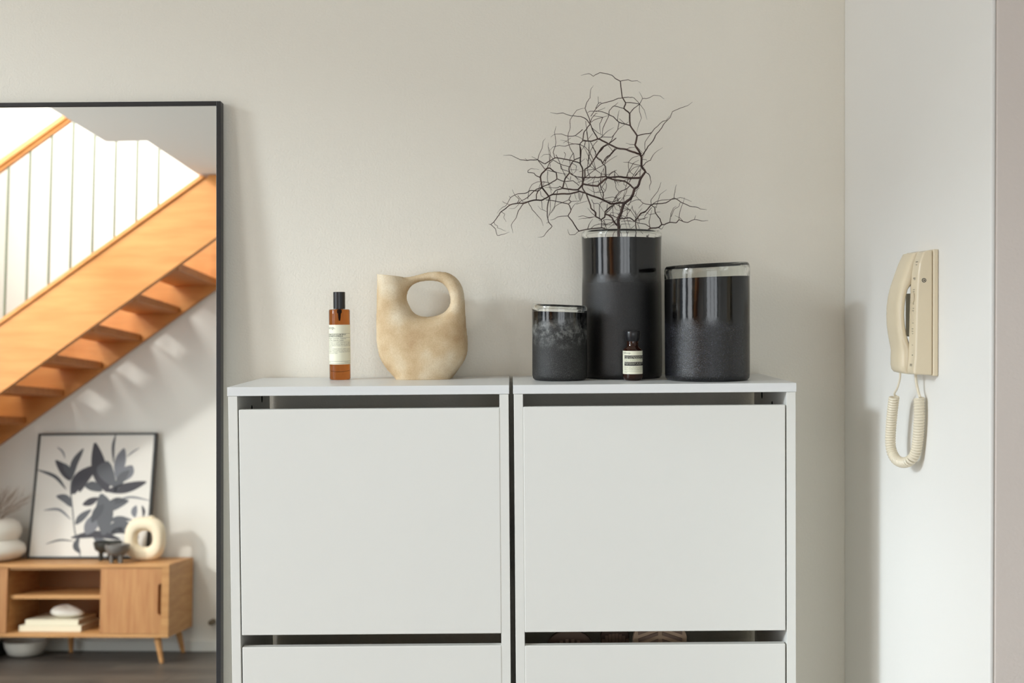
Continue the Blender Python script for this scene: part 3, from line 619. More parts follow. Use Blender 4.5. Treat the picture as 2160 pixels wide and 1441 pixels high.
# ------------------------------------------------------------------ bare branch, traced
CR = {1: (1020, 140), 2: (1140, 140), 3: (1260, 140), 4: (1020, 310), 5: (1120, 310), 6: (1220, 310), 7: (1340, 310)}
T = [  # crop, w0, w1 (px), points
(6,6,3.8,"610,1370 615,1250 605,1100 650,1000 690,870 790,790 835,710 850,640 905,600 945,480 1015,375 965,300 960,150"),
(3,3.8,1.8,"671,1375 640,1300 575,1200 605,1055 500,900 490,720 405,640 432,552 378,470 350,225"),
(2,1.7,.8,"1214,225 1150,190 1085,138 905,92 805,150 740,110 615,140"),
(3,1.3,.7,"350,225 470,205 540,228 610,218 665,255"),
(3,1.4,1.2,"378,480 320,485 220,525 60,568 -20,640 -100,760"),
(3,1.4,.7,"378,480 470,470 560,478 640,570 710,660 755,808"),
(3,1.5,1.2,"432,552 540,555 640,572"),
(3,1.9,.7,"490,720 560,635 640,575 688,490 637,385"),
(3,1.1,.7,"688,490 770,485 860,440 950,448 1018,495"),
(3,1.1,.6,"640,575 640,680 668,790 630,880 597,1005"),
(3,1.5,1.1,"405,640 360,628 255,605 180,670 170,760 85,940 75,1080"),
(3,.9,.6,"255,605 315,550"),(3,2.0,.9,"500,900 330,850 240,765 100,700 -10,680 -110,680 -150,710"),
(3,1,.7,"420,875 335,795"),(3,1.4,1.1,"330,850 310,960 240,1060 215,1130 150,1190"),(3,.9,.6,"310,960 472,845"),(3,1.1,.6,"305,830 315,730 335,665"),
(3,1.8,.9,"605,1055 700,1030 815,1015 870,945 1000,835 1050,820 1100,750"),(3,1.1,.9,"870,945 725,1145 730,1280 690,1400"),
(3,2.3,.7,"671,1375 740,1270 770,1215 850,1130 880,1055 960,960 1020,865 1105,780 1140,690 1280,628 1370,600 1447,540"),
(3,1.1,.7,"575,1190 500,1185 433,1168"),(3,.9,.6,"590,1210 680,1308"),
(3,3.8,2.8,"671,1375 640,1335 540,1300 440,1265 310,1245 215,1200 140,1165 40,1110 0,1100"),
(2,2.6,2.0,"865,1105 790,1135 720,1135 640,1130"),(2,2.4,.7,"865,1105 860,1070 790,970 760,870 740,790 680,640 710,540 750,480 760,360 805,290"),
(3,1.8,1.6,"300,1248 240,1300 190,1360 110,1440"),(3,1.2,1,"440,1255 490,1240 580,1230"),
(2,2.0,1.8,"760,870 700,950 660,1010 640,1130 600,1185 610,1440"),
(2,1.8,.8,"760,880 690,800 610,762 460,750 340,710 250,720 150,700"),
(2,1.5,.9,"640,960 530,1055 420,1060 320,1030 225,1030 160,1075"),(2,1.3,.8,"600,1185 480,1180 380,1215 290,1205 200,1225 140,1280"),
(2,1,.7,"530,1055 590,1080 660,1115 720,1135"),(2,.9,.6,"590,1190 430,1160 380,1135 300,1120"),(2,.8,.6,"460,1090 350,1165"),
(2,1.4,.8,"760,850 780,790 840,720 870,710"),(2,1.2,.7,"770,850 830,810 950,775 1070,735"),(2,1.0,.7,"950,775 800,750"),
(2,1.2,.7,"950,770 905,870 905,950 925,1070"),(2,1.2,.7,"920,1080 1000,1000 1110,930"),(2,1.2,.8,"840,640 880,560 915,550 930,568"),(2,.9,.6,"880,560 877,460"),
(2,.9,.6,"840,690 985,630"),(2,1.3,1,"865,1105 940,1075 1080,1075 1155,990"),(2,1.1,.8,"780,930 870,1010 970,1060"),
(2,1.2,1,"700,960 720,1100 740,1190 735,1440"),(2,1,.7,"690,830 700,960 715,1120"),(2,.9,.6,"715,1120 795,1020"),(2,1.3,1.1,"680,1130 670,1210 620,1280"),
(2,1.2,1,"600,1185 680,1230 750,1310 810,1430"),(2,1.2,1,"865,1130 800,1210 760,1290 740,1400"),(2,1.3,1.1,"760,1150 830,1290 860,1380 920,1420"),
(2,1.8,1.6,"1150,1090 1020,1190 930,1250 850,1370 800,1440"),(2,1.0,.8,"1020,1190 1100,1290"),
(5,3,2.4,"790,560 785,450 790,350 750,250 760,60 745,0"),
(6,3.8,3.0,"710,850 620,850 500,865 430,830 370,800 240,755 100,700 0,670"),
(5,3.2,2.5,"730,672 690,690 600,710 460,715 340,718 270,750 170,810 80,805 0,820"),
(4,2.6,1.1,"720,820 620,855 510,855 400,880 340,935 265,985 215,1060 160,1140 110,1175 80,1172"),
(4,1.4,.7,"110,1180 180,1245 205,1345 300,1330 395,1292"),(4,1,.7,"160,1145 175,1180 210,1200 215,1230 345,1283"),(4,1,.7,"270,985 325,1025 305,1070 345,1140"),
(4,.9,.6,"400,882 300,840 290,820"),(4,2,.7,"890,620 830,670 720,660 630,708 520,712 410,768 350,885 270,930 205,1010"),(4,.9,.7,"405,768 388,750"),
(4,2,1.8,"830,670 805,730 800,800"),(4,1.9,1.2,"890,610 770,665 665,770 560,830 520,860"),(4,1.4,.7,"510,855 545,800 480,740 435,645"),(4,1.1,.9,"520,740 600,835 660,830"),
(4,1.6,.8,"605,865 530,970 490,1085 420,1190 447,1308"),(4,.9,.6,"540,870 480,930 385,940"),(4,1.3,.8,"680,840 740,950 870,1100 908,1200"),(4,1.1,.8,"670,790 690,660 730,580 830,528 1000,545"),
(4,3,2.6,"890,620 875,540 865,450 890,400 965,325 1005,320"),(4,1.7,.7,"860,465 790,430 770,400 680,390 672,370 690,345 730,330 845,345"),
(4,1.6,.8,"820,195 660,203 560,195 430,132 300,128"),(4,.9,.6,"820,190 735,148"),(4,.8,.6,"665,203 630,175"),(1,1.3,.7,"825,1420 840,1350 890,1240 905,1145 940,1090"),
(5,2.4,1.7,"750,250 620,205 500,185 365,165 215,255 105,198"),(2,1.4,.8,"220,1390 195,1310 235,1165 215,1000 237,910"),
(5,1.4,1,"110,205 150,260 220,345 350,380 580,420"),(5,2.6,1.8,"220,345 250,325 295,325 340,370 385,390 395,485 300,550 170,610"),(5,1.5,1.2,"250,320 280,245 340,205 450,265 575,300"),
(5,1.6,1.3,"395,485 510,525 640,515 730,590"),(5,3.4,2.6,"800,560 710,650 600,645 480,630"),(5,1.8,1,"480,630 440,600 400,620 200,618"),
(5,2.8,1.7,"480,630 520,480 580,400 580,310 655,205 745,160"),(2,1.4,.9,"515,1420 500,1330 435,1200 415,1060 455,930 450,810 550,670 680,635"),
(5,2.1,1.8,"480,630 380,660 330,715"),(5,3,3,"170,620 270,750"),(5,1.2,1,"160,610 230,700 270,750"),
(5,2.3,.8,"285,760 250,900 245,1000 265,1140 320,1208 245,1285 190,1360 105,1372"),(5,.9,.6,"265,1145 235,1158"),
(5,1.3,.7,"565,1050 415,1060 350,1100 285,1110"),(6,2.3,1.9,"440,1262 365,1230 200,1245 140,1250 0,1283"),
(5,2.3,1.4,"730,1280 680,1215 620,1120 565,1050 610,960 570,870 460,845 340,815 230,805"),(5,1.3,.7,"565,1050 640,900 735,820"),(5,.9,.6,"690,870 860,820"),
(5,1.1,.7,"730,1280 660,1330 590,1335 565,1290 558,1250"),(5,1.6,1.4,"570,870 610,830 575,805 605,735"),(5,1.1,.7,"575,805 460,850 370,900 340,960 270,1040"),(5,1,.7,"610,830 740,820"),
(5,1.3,1,"865,1245 880,1180 940,1095"),(5,1.3,.7,"405,670 370,830 360,900 310,980 240,1110"),(5,1.1,.7,"290,760 295,950 255,1100"),(5,1,.6,"160,815 170,955 105,900"),(5,1,.6,"170,950 240,985"),
(5,1.1,.8,"255,370 250,500 300,660 320,740"),(5,1,.7,"290,300 280,130 260,0"),(1,.9,.6,"1005,1440 1015,1310 980,1220 987,1160"),(5,.9,.6,"340,190 280,115 200,115 145,160"),
(5,1.2,.9,"380,120 450,260 500,400 590,500"),(5,1,.6,"505,80 525,115 500,190 470,250"),(5,1.6,1.4,"580,400 640,430 720,460 820,470 1008,460"),(5,1.2,.9,"600,500 605,450"),
(5,1.2,1,"450,265 460,330 580,380 700,470 790,540"),(5,1.2,1,"640,100 590,180 600,300 640,430"),(5,1.1,.8,"610,240 690,290 680,370 620,430"),(5,1.1,.8,"600,390 700,480 740,560"),(5,.9,.6,"600,345 720,348"),
(5,1,.7,"500,400 520,450 590,500"),(5,1,.7,"520,540 560,640 590,710"),(5,1,.6,"655,690 690,800"),(5,1.2,.7,"720,680 735,780 755,830"),(5,1.1,.7,"790,700 755,800"),(5,1,.7,"170,620 200,540 180,520"),
(5,1.1,.8,"110,660 140,560 200,530 340,565"),(5,1,.7,"140,670 160,740 220,800"),(5,.9,.6,"320,660 280,560 250,520"),(5,.9,.6,"745,240 820,180"),
(6,4.2,1.7,"950,470 880,475 730,468 610,455 450,465 420,450 300,465 180,465 100,470 0,455"),(6,3.9,3.3,"440,465 380,510 290,590 150,580 60,560"),
(6,3.2,2.6,"850,635 790,580 700,520 560,500 440,470"),(6,1.7,1.2,"790,580 740,630 620,690 570,760 530,830 500,870"),(6,1.1,.7,"620,690 570,620 570,560 545,520"),
(6,2.2,1.3,"420,450 410,300 360,240 340,195 300,180 265,120 260,70 215,0"),(6,2.8,2,"60,550 100,450 100,340 170,290 300,100 385,0"),
(3,2,1.8,"-10,1350 60,1240 140,1185"),(6,1.3,1,"260,340 210,250 150,130 80,0"),(6,1.4,1.2,"160,0 165,60 150,200 140,360 180,465"),(6,1.2,1,"260,340 230,200 150,50"),
(6,1.3,1,"250,340 350,410"),(6,1.5,.8,"110,460 250,350 400,260 470,200 590,135"),(6,1.8,1.5,"360,260 430,150 480,120 560,20"),(6,1.4,1.2,"400,250 440,160 560,40"),
(6,1.3,1,"730,460 770,360 830,250 920,200"),(6,1.5,1,"770,540 800,490 870,380 940,270"),(6,1.2,.8,"850,450 900,390 970,340"),(6,1.2,1,"940,470 940,370 955,280"),(6,.9,.6,"870,440 860,430 940,400"),
(6,1.3,.8,"960,290 850,260 760,235 680,232"),(7,1.6,.7,"110,300 160,240 230,200 260,140 300,90 415,10"),(7,1,.6,"110,190 160,190 180,215"),(7,1.9,.8,"130,330 160,380 215,425 240,530 215,605 222,660"),
(6,1.3,1.1,"460,450 490,400 540,370 620,450"),(6,1.9,1.1,"375,790 380,700 335,600 340,430 400,300"),
(6,1.1,.8,"260,440 220,480 130,540"),(6,1,.7,"150,560 300,520 350,480"),(6,1.2,.9,"440,470 390,560 330,660 270,700"),(6,1.2,.9,"300,590 350,740 375,790"),
(6,2.6,2.4,"520,890 410,980 400,1060 350,1102 270,1060 265,1000 190,930 180,870 120,720 60,620 75,560"),(6,3.6,2.4,"605,1200 540,1140 510,1070 440,1030 400,1030"),
(6,1.3,.8,"265,1060 210,1010 140,930"),(6,1.1,.7,"250,1060 180,1080 70,1085 0,1105"),(6,2.3,2.2,"600,1090 690,1085 790,1080 850,1130 880,1110 950,1010 1020,980 1110,880"),
(7,2.2,2,"20,1090 90,1010 150,990 240,885"),(7,2.1,.8,"240,885 280,870 470,850 590,775 700,840 830,900 950,920 990,945 1085,952"),(7,1.3,.7,"240,885 300,840 410,810 600,795 680,770 750,785 855,830"),
(7,1.1,.7,"590,775 605,640 628,570"),(7,1.2,.7,"240,880 240,800 330,690 370,610 392,535"),(7,1.1,.7,"300,900 320,920 350,800 380,720 475,650"),(7,1.3,1,"240,880 120,855 0,735"),(7,.9,.6,"120,855 50,930"),
(7,2.7,.9,"190,1265 240,1235 350,1225 400,1185 440,1180 520,1145 620,1155 665,1105 730,1135 800,1145 900,1100 1010,1125 1110,1120"),(7,.9,.6,"900,1100 917,1045"),(7,1.2,.9,"350,1225 400,1250 440,1190"),
(7,2.1,1.6,"400,1185 380,1100 300,1000 300,930 250,890"),(7,1.3,.7,"525,1145 545,1010 580,930 628,900"),(7,1,.7,"545,1060 590,950 660,910 680,850 710,845"),(7,1.1,.7,"665,1105 680,980 720,860 752,765"),
(7,1,.7,"730,1135 680,1080 600,1045"),(7,1.4,1.1,"215,1290 220,1200 210,1130 250,960"),(7,1.5,1.2,"240,1235 160,1180 60,1160 0,1130"),(7,1,.8,"310,1010 220,1030 160,990"),(7,.8,.6,"300,995 380,990"),
(7,1.1,.8,"145,1095 0,1100"),(7,1.3,1.1,"250,920 150,1040 145,1095"),(6,1.2,.8,"700,860 690,750 710,660"),(6,1,.8,"620,850 700,750 800,735"),(6,1.2,.9,"720,860 760,885 830,760 870,740 900,630"),(6,.9,.6,"760,885 790,860"),
(6,1.1,.8,"200,800 230,860 300,860 330,900 400,1000"),(6,1.4,1,"320,1080 320,900 370,800"),(6,1.3,1,"430,990 440,870"),(6,1.6,1.2,"420,1010 470,960 530,900 550,870"),(6,1.6,1.4,"420,1020 540,1050 600,1085"),
(6,1,.7,"480,1030 500,1000 600,1010"),(6,1.1,.8,"600,1170 520,1190 440,1240"),(6,1.1,.8,"540,1130 400,1180 300,1170"),(6,1.4,1.1,"380,1110 420,1190 390,1240"),(6,1.6,1.4,"350,1230 355,1100"),(6,1.1,.8,"190,1240 250,1190 400,1165 500,1200"),
(6,1,.8,"630,1250 650,1180 690,1170 800,1180"),(6,1.1,.8,"660,1060 700,1120 740,1250"),(6,1.1,.7,"700,1100 760,1000 790,960 820,900"),(6,1.1,.8,"790,960 870,1080"),(6,1,.7,"740,1090 790,1240"),(6,1,.8,"720,1120 850,1140"),
(6,2.1,2,"870,1140 870,1190 885,1255"),(6,1.1,.7,"860,1120 900,1020 970,930"),(6,1,.7,"870,1100 940,1040 1000,1030"),(6,1,.7,"900,1160 930,1250"),(6,1,.7,"800,1240 860,1190"),(6,1.1,.8,"620,900 690,940 790,965"),
(6,1,.7,"740,1080 745,950 760,870"),(6,.9,.6,"560,830 610,770"),(6,.9,.6,"530,860 570,950 640,970"),(6,1,.7,"650,1130 800,1120"),(6,.9,.6,"240,755 240,690 220,680 130,620"),(6,1,.8,"240,690 380,690"),
(6,.9,.7,"20,700 30,830 80,700"),(6,.9,.7,"550,400 580,520 620,590"),(6,1,.7,"700,520 690,570 740,600"),
(6,2.0,1.6,"870,1250 880,1300 860,1370"),(6,1.2,1,"740,1250 760,1330 720,1370"),(6,1.3,1,"985,1290 950,1340 1030,1390"),(6,1.1,.9,"390,1240 440,1330 480,1380"),(6,1.1,.9,"520,1260 560,1340 570,1370"),
(6,1.4,1.1,"740,1290 720,1370"),(6,1.2,.9,"660,1260 640,1330 700,1370 740,1340"),
]
def branch():
    base = atY(1306, 500, -.086)
    t = thing('bare_branch', 'dark bare branch with tangled twigs standing in the tallest vase', 'branch', (base.x, -.086, ZT_ + .012))
    org = Vector(t.location)
    def D(px, py):
        g = .045 * math.sin(px * .021 + 1.3) * math.cos(py * .017 + .4) + .02 * math.sin(px * .05 + py * .043)
        k = min(1, max(0, (495 - py) / 80)); r_ = -.03 * max(0, (1180 - px) / 140)
        y_ = -.086 + (g - .012) * (k * .95 + .05) + r_ * k
        return min(-.014, y_)
    first = True; anch = []
    for i, (c, w0, w1, s_) in enumerate(T):
        ox, oy = CR[c]; P_ = [tuple(float(q) for q in a.split(',')) for a in s_.split()]
        off = random.uniform(-.022, .012); n_ = len(P_); pts = []; rr = []
        if c == 6 and P_[0][1] > 1200 and i > 100: off = 0
        for j, (a, b) in enumerate(P_):
            px, py = ox + a / 7.205, oy + b / 7.205; f = j / (n_ - 1)
            closed_ = w1 / w0 > .8
            o_ = off * (math.sin(PI * f) if closed_ else f)
            q = atY(px, py, min(-.012, D(px, py) + o_)); pts.append(q - org)
            rr.append((w0 + (w1 - w0) * f) * .5 * 2.15 / FPX * 1.12)
        if first:
            rr = [rr[0] * .9] * 3 + rr; z = pts[0]; pts = [Vector((.012, 0, 0)), Vector((.01, 0, z.z * .4)), Vector((z.x * .7, z.y, z.z * .8))] + pts
        if w1 < 1.15 and len(pts) >= 3: rr[-1] = rr[-1] * .5
        sm = catmull(pts, 3) if n_ > 2 or first else pts
        if len(sm) != len(pts):
            for j in range(len(sm)):
                a_, b_ = divmod(j, 3); lp = pts[a_] if a_ >= len(pts) - 1 else pts[a_].lerp(pts[a_ + 1], b_ / 3); sm[j] = sm[j].lerp(lp, .55)
            r2 = []
            for j in range(len(rr) - 1):
                for k in range(3): r2.append(rr[j] + (rr[j + 1] - rr[j]) * k / 3)
            rr = r2 + [rr[-1]]
            for j in range(1, len(sm) - 1): sm[j] = sm[j] + Vector((random.uniform(-1, 1), random.uniform(-1, 1), random.uniform(-1, 1))) * .0004
        anch.append(pts)
        MB().tube(sm, rr, 6 if w0 < 2.5 else 9).build('stem' if first else 'twig', 'twig', t, smooth=True); first = False
    rn = random.Random(11); made = 0
    while made < 44:   # fine side twigs growing off the traced ones in the dense heart of the branch
        pl = rn.choice(anch); q = pl[rn.randrange(len(pl))]
        if not (-.06 < q.x < .04 and .26 < q.z < .40): continue
        a = rn.uniform(0, 2 * PI); P_ = [q]
        for _ in range(3):
            a += rn.uniform(-.6, .6); P_.append(P_[-1] + Vector((math.cos(a), rn.uniform(-.5, .5), math.sin(a) * .9)) * rn.uniform(.006, .012))
        if min(p.z for p in P_) < .262: continue
        MB().tube(catmull(P_, 3), [.0005] * 9 + [.0003], 5).build('twig', 'twig', t, smooth=True); made += 1
branch()

# ------------------------------------------------------------------ wall intercom phone
def phone():
    zc = 1.473; t = thing('wall_phone', 'cream intercom phone with handset and coiled cord on the side wall', 'phone', (WX, -.455, zc)); org = Vector(t.location)
    zp = lambda py, d=1.79: 1.48 - (py - 650.5) / FPX * d - zc
    YN, YF = -.4985 + .455, -.408 + .455   # near and far edges
    z0, z1 = zp(794, 1.76), zp(526, 1.76)
    MB().box(-.0085, YN, z0, -.0006, YF, z1).build('back_plate', 'cream', t, bevel=.0016, bseg=3)
    # body: profile in x-z, near strip with the buttons, and recessed cradle behind it
    prof = [(-.009, z0 + .0015), (-.0375, z0 + .003), (-.038, z0 + .01), (-.036, z0 + .03), (-.0345, 0), (-.033, .04), (-.0315, .06), (-.029, .078), (-.023, z1 - .004), (-.0175, z1 - .0015), (-.009, z1 - .0015)]
    MB().prism(prof, YN + .0012, YN + .0325, mapf=lambda p, q, u: (p, u, q)).build('button_panel', 'cream', t, bevel=.0026, bseg=3)
    cra = [(-.009, z0 + .0015), (-.012, z0 + .002), (-.012, zp(742)), (-.009, zp(742))]
    MB().prism([(-.009, z0 + .002), (-.013, z0 + .002), (-.013, z1 - .004), (-.009, z1 - .004)], YN + .033, YF - .001, mapf=lambda p, q, u: (p, u, q)).build('cradle', 'cream2', t, bevel=.001)
    g = MB(); g.box(-.022, YN + .034, zp(711), -.0132, YF - .004, zp(618)); go = g.build('speaker', 'greyp', t, bevel=.002)
    gh = MB()
    for i in range(4):
        for j in range(3): gh.box(-.0223, YN + .0365 + i * .0035, zp(634 + j * 6.5), -.0219, YN + .038 + i * .0035, zp(631.6 + j * 6.5))
    gh.build('speaker_hole_shade', 'hole', go)  # dark squares laid proud, in place of shade inside the grille
    # upper rest wedge
    MB().prism([(-.013, zp(618)), (-.030, zp(600)), (-.024, zp(560)), (-.016, zp(531)), (-.013, zp(531))], YN + .033, YN + .05, mapf=lambda p, q, u: (p, u, q)).build('cradle_rest', 'cream2', t, bevel=.001)
    # handset: rounded sections swept along its curved length
    hs = [(531, -.019, -.010), (534, -.0265, -.010), (545, -.031, -.0115), (560, -.036, -.014), (578, -.041, -.016), (590, -.0442, -.019), (600, -.0465, -.0275), (610, -.048, -.0335), (625, -.0505, -.0365), (645, -.0525, -.0385), (665, -.053, -.0390), (685, -.0525, -.0380), (705, -.0505, -.0355), (722, -.0485, -.031), (732, -.0475, -.024), (740, -.0470, -.0165), (755, -.0475, -.0150), (770, -.0475, -.0150), (780, -.046, -.0155), (786, -.042, -.017), (788.5, -.034, -.020)]
    ys, ye = YN + .0335, YF + .0045; yc = (ys + ye) / 2; hw = (ye - ys) / 2; m_ = MB(); vs = []; N = 20
    for k, (py, xo, xi) in enumerate(hs):
        f = min(k, len(hs) - 1 - k); q = 1 if f >= 2 else (.86, .96)[f]; cx = (xo + xi) / 2; hx = (xi - xo) / 2
        for a in range(N):
            an = 2 * PI * a / N; c_, s_ = math.cos(an), math.sin(an); e = .55
            vs.append((cx + hx * math.copysign(abs(c_) ** e, c_), yc + hw * q * math.copysign(abs(s_) ** e, s_), zp(py, 1.81)))
    n_ = len(hs); fs = [(i * N + a, i * N + (a + 1) % N, (i + 1) * N + (a + 1) % N, (i + 1) * N + a) for i in range(n_ - 1) for a in range(N)] + [tuple(range(N)), tuple(range((n_ - 1) * N, n_ * N))]
    m_.add(vs, fs); ho = m_.build('handset', 'cream', t, smooth=True)
    for p in ho.data.polygons: p.use_smooth = True
    # screw emblem on the near face, small printed marks on the button strip
    sc_ = atX(1960.5, 591, WX - .0255) - org; e = MB()
    def disc(r0, r1, mi, yy): 
        e.prism([(r1 * math.cos(2 * PI * k / 24), r1 * math.sin(2 * PI * k / 24)) for k in range(24)], yy, YN + .0012, mi, mapf=lambda p, q, u: (-.0225 + p, u, zp(591, 1.76) + q))
    disc(0, .0034, 0, YN + .0009); disc(0, .0022, 1, YN + .0007); disc(0, .0013, 0, YN + .0005); e.build('screw_cover', ['black', 'cream'], t)
    mk = MB()
    for py, wv, hv in ((553, .005, .0012), (559, .003, .0008), (587, .006, .0013), (590, .004, .0008), (611, .004, .0008), (615, .004, .0008), (621, .003, .0007), (641, .003, .0007), (650, .003, .0008), (655, .004, .0008), (661, .003, .0007), (681, .003, .0007), (693, .004, .0009), (698, .004, .0008), (703, .003, .0007), (727, .003, .0007), (748, .002, .0015), (769, .0012, .004)):
        z = zp(py); 
        # x on the strip face
        for a, b in zip(prof[2:], prof[3:]):
            if a[1] <= z <= b[1]: xx = a[0] + (b[0] - a[0]) * (z - a[1]) / (b[1] - a[1]); break
        else: xx = -.03
        mk.box(xx - .0003, YN + .012, z - hv / 2, xx + .001, YN + .012 + wv * 1.6, z + hv / 2)
        if py == 769: mk.box(xx - .0003, YN + .0175, z - hv / 2, xx + .001, YN + .0195, z + hv / 2)
    mk.build('key_markings', 'greyp' if False else 'ink', t)
    for i, py in enumerate((628, 667, 712)):
        z = zp(py); MB().prism([(.006 * math.cos(2 * PI * k / 20), .0085 * math.sin(2 * PI * k / 20)) for k in range(20)], -.0351 + .0004 * i, -.0335, mapf=lambda p, q, u: (u - .0003, YN + .0165 + p, z + q)).build('button', 'cream2', t, bevel=.0006)
    # cord
    A = atX(1897, 790, WX - .034) - org
    def pt(px, py, x): q = atX(px, py, x); return q - org
    X1, X2 = .6275, .6505
    path = [(1886, 838, X1), (1882, 870, X1), (1879, 905, X1), (1878, 935, X1), (1882, 955, X1 + .002), (1891, 970, X1 + .005), (1905, 976, X1 + .010), (1919, 972, X1 + .015), (1930, 958, X2 - .002), (1935, 935, X2), (1938, 900, X2), (1939, 870, X2), (1938.5, 840, X2)]
    cp = catmull([pt(*p) for p in path], 60); L = [0]
    for a, b in zip(cp, cp[1:]): L.append(L[-1] + (b - a).length)
    turns = 57; NS = turns * 12; pts = []; j = 0; rc = .0064; up = Vector((1, 0, 0)); e2 = None
    for k in range(NS + 1):
        s_ = L[-1] * k / NS
        while j < len(L) - 2 and L[j + 1] < s_: j += 1
        f = (s_ - L[j]) / max(1e-9, L[j + 1] - L[j]); c_ = cp[j].lerp(cp[j + 1], f); tg = (cp[min(j + 2, len(cp) - 1)] - cp[max(j - 1, 0)]).normalized()
        up = (up - tg * up.dot(tg)).normalized(); sd_ = tg.cross(up); an = 2 * PI * turns * k / NS
        pts.append(c_ + (up * math.cos(an) + sd_ * math.sin(an)) * rc)
    a0 = [pt(1899, 784, .629), pt(1898, 800, .629), pt(1893, 818, X1), pt(1886.5, 832, X1)]
    b0 = [pt(1940, 836, X2), pt(1936, 822, X2), pt(1932.5, 805, .648), pt(1931.5, 786, .648)]
    co = MB().tube(pts, .00262, 6).build('coiled_cord', 'cord', t, smooth=True)
    MB().tube(catmull(a0 + [pts[0]], 5), .0017, 8).build('cord_end', 'cord', t, smooth=True)
    MB().tube(catmull([pts[-1]] + b0, 5), .0022, 8).build('cord_end', 'cord', t, smooth=True)
phone()

# ------------------------------------------------------------------ staircase seen in the mirror
RT = lambda name, label, cat, u, v, z=0, extra=0, group=None: thing(name, label, cat, rearw(u, v, z), ROOM_A + extra, group)
st = RT('staircase', 'orange pine open-tread staircase with thin white balusters, reflected in the mirror', 'staircase', 0, 0)
def stringer(v0, v1, u0, zl, zu, name='stringer'):
    ue = .62; f = lambda u, z: z + .7 * u
    ucl = (ZC - .004 - zu) / .7; uel = min(ue, .42)
    pts = [(u0, max(0, f(u0, zl))), (uel, f(uel, zl)), (uel, ZC - .004), (ucl, ZC - .004), (u0, f(u0, zu))]
    MB().prism(pts, v0, v1, mapf=lambda p, q, t_: (p, t_, q)).build(name, 'stair', st, bevel=.002)
stringer(.68, .72, -1.9, 2.081, 2.457); stringer(.006, .04, -1.9, 2.055, 2.44)
ucap = (ZC - .01 - 2.485) / .7
MB().prism([(-1.9, 2.459 - 1.33), (ucap + .03, 2.459 + .7 * (ucap + .03)), (ucap, ZC - .006), (-1.9, 2.486 - 1.33)], .672, .732).build('stringer_cap', 'stair', st, bevel=.003)
tm = None
for k in range(-1, 8):
    z = 1.998 - .164 * k; u = -.10 - .233 * k
    if tm is None: o = MB().box(-.27, .0405, 0, 0, .6795, .042).build('tread', 'stair2', st, bevel=.004); tm = o
    else: o = tm.copy(); COL.objects.link(o)
    o.location = (u, 0, z)
bm_ = None
for k in range(-7, 9):
    u = -.101 - .121 * k if False else .02 - .1215 * (k + 0)
    if u > .03 or u < -1.85: continue
    zb = 2.486 + .7 * u; zt_ = 3.335 + .7 * u
    MB().tube([(0, 0, 0), (0, 0, zt_ - zb)], .0065, 10)  .build('baluster', 'rod', st, smooth=True, loc=(u, .70, zb))
for k in range(8):
    pass
hr = MB()
sec = [(-.03, -.012), (-.03, .014), (-.02, .027), (.02, .027), (.03, .014), (.03, -.012), (.014, -.024), (.014, -.036), (-.014, -.036), (-.014, -.024)]
vs = []
for u in (-1.88, .3):
    for p, q in sec: vs.append((u, .70 + p, 3.372 + .7 * u + q))
n_ = len(sec); hr.add(vs, [tuple(range(n_)), tuple(range(n_, 2 * n_))] + [(i, (i + 1) % n_, n_ + (i + 1) % n_, n_ + i) for i in range(n_)]); hr.build('handrail', 'stair', st, bevel=.003)
# newel/landing the flight starts from, off to the left
MB().box(-3.0, .006, 0, -1.905, .732, .93).build('landing', 'stair', st)

# ------------------------------------------------------------------ low oak media unit
BL, BR = -1.31, .008; bz0, bz1 = .145, .548; D = .40
tv = RT('media_unit', 'low oak media unit with sliding doors and splayed legs under the staircase', 'sideboard', (BL + BR) / 2, .02); h = (BR - BL) / 2; D_ = .385; k_ = .02
MB().box(-h, 0, bz1 - k_, h, D_, bz1).build('top_board', 'oak', tv, bevel=.002); MB().box(-h, 0, bz0, h, D_, bz0 + k_).build('bottom_board', 'oak', tv, bevel=.002)
for s_ in (-1, 1):
    a, b = sorted((s_ * h, s_ * (h - k_))); MB().box(a, 0, bz0 + k_, b, D_, bz1 - k_).build('side_board', 'oak', tv, bevel=.001)
c = (BL + BR) / 2
for u in (-.935 - c, -.375 - c): MB().box(u - .009, .008, bz0 + k_, u + .009, D_ - .03, bz1 - k_).build('divider', 'oak', tv)
MB().box(-h + k_, 0, bz0 + k_, h - k_, .007, bz1 - k_).build('back_board', 'oaki', tv)
MB().box(-.926 - c, .008, .352, -.384 - c, D_ - .035, .372).build('shelf', 'oak', tv, bevel=.001)
MB().box(-h + k_, D_ - .028, bz1 - k_ - .012, h - k_, D_ - .02, bz1 - k_ - .0005).build('door_rail', 'oak', tv)
def sdoor(u0, u1, side):
    z0, z1 = bz0 + k_ + .002, bz1 - k_ - .003; e = u1 if side > 0 else u0; s_ = side; zc_ = .355; hh = .088; wd = .02
    notch = [(e, zc_ - hh), (e - s_ * wd * .8, zc_ - hh + .006), (e - s_ * wd, zc_ - hh + .018), (e - s_ * wd, zc_ + hh - .018), (e - s_ * wd * .8, zc_ + hh - .006), (e, zc_ + hh)]
    o_ = u0 if side > 0 else u1
    pts = [(o_, z0), (e, z0)] + notch + [(e, z1), (o_, z1)]
    return MB().prism(pts, D_ - .020, D_ - .002).build('door', 'oakd', tv, bevel=.0012)
sdoor(-.385 - c, -.035 - c, 1); sdoor(-1.27 - c, -.925 - c, -1)
MB().box(-.035 - c + .0005, D_ - .022, bz0 + k_ + .0005, h - k_ - .0005, D_ - .001, bz1 - k_ - .0005).build('stile', 'oak', tv)
MB().box(-.062 - c, D_ - .024, .262, -.034 - c, D_ - .0205, .448).build('handle_recess', 'oaki', tv)
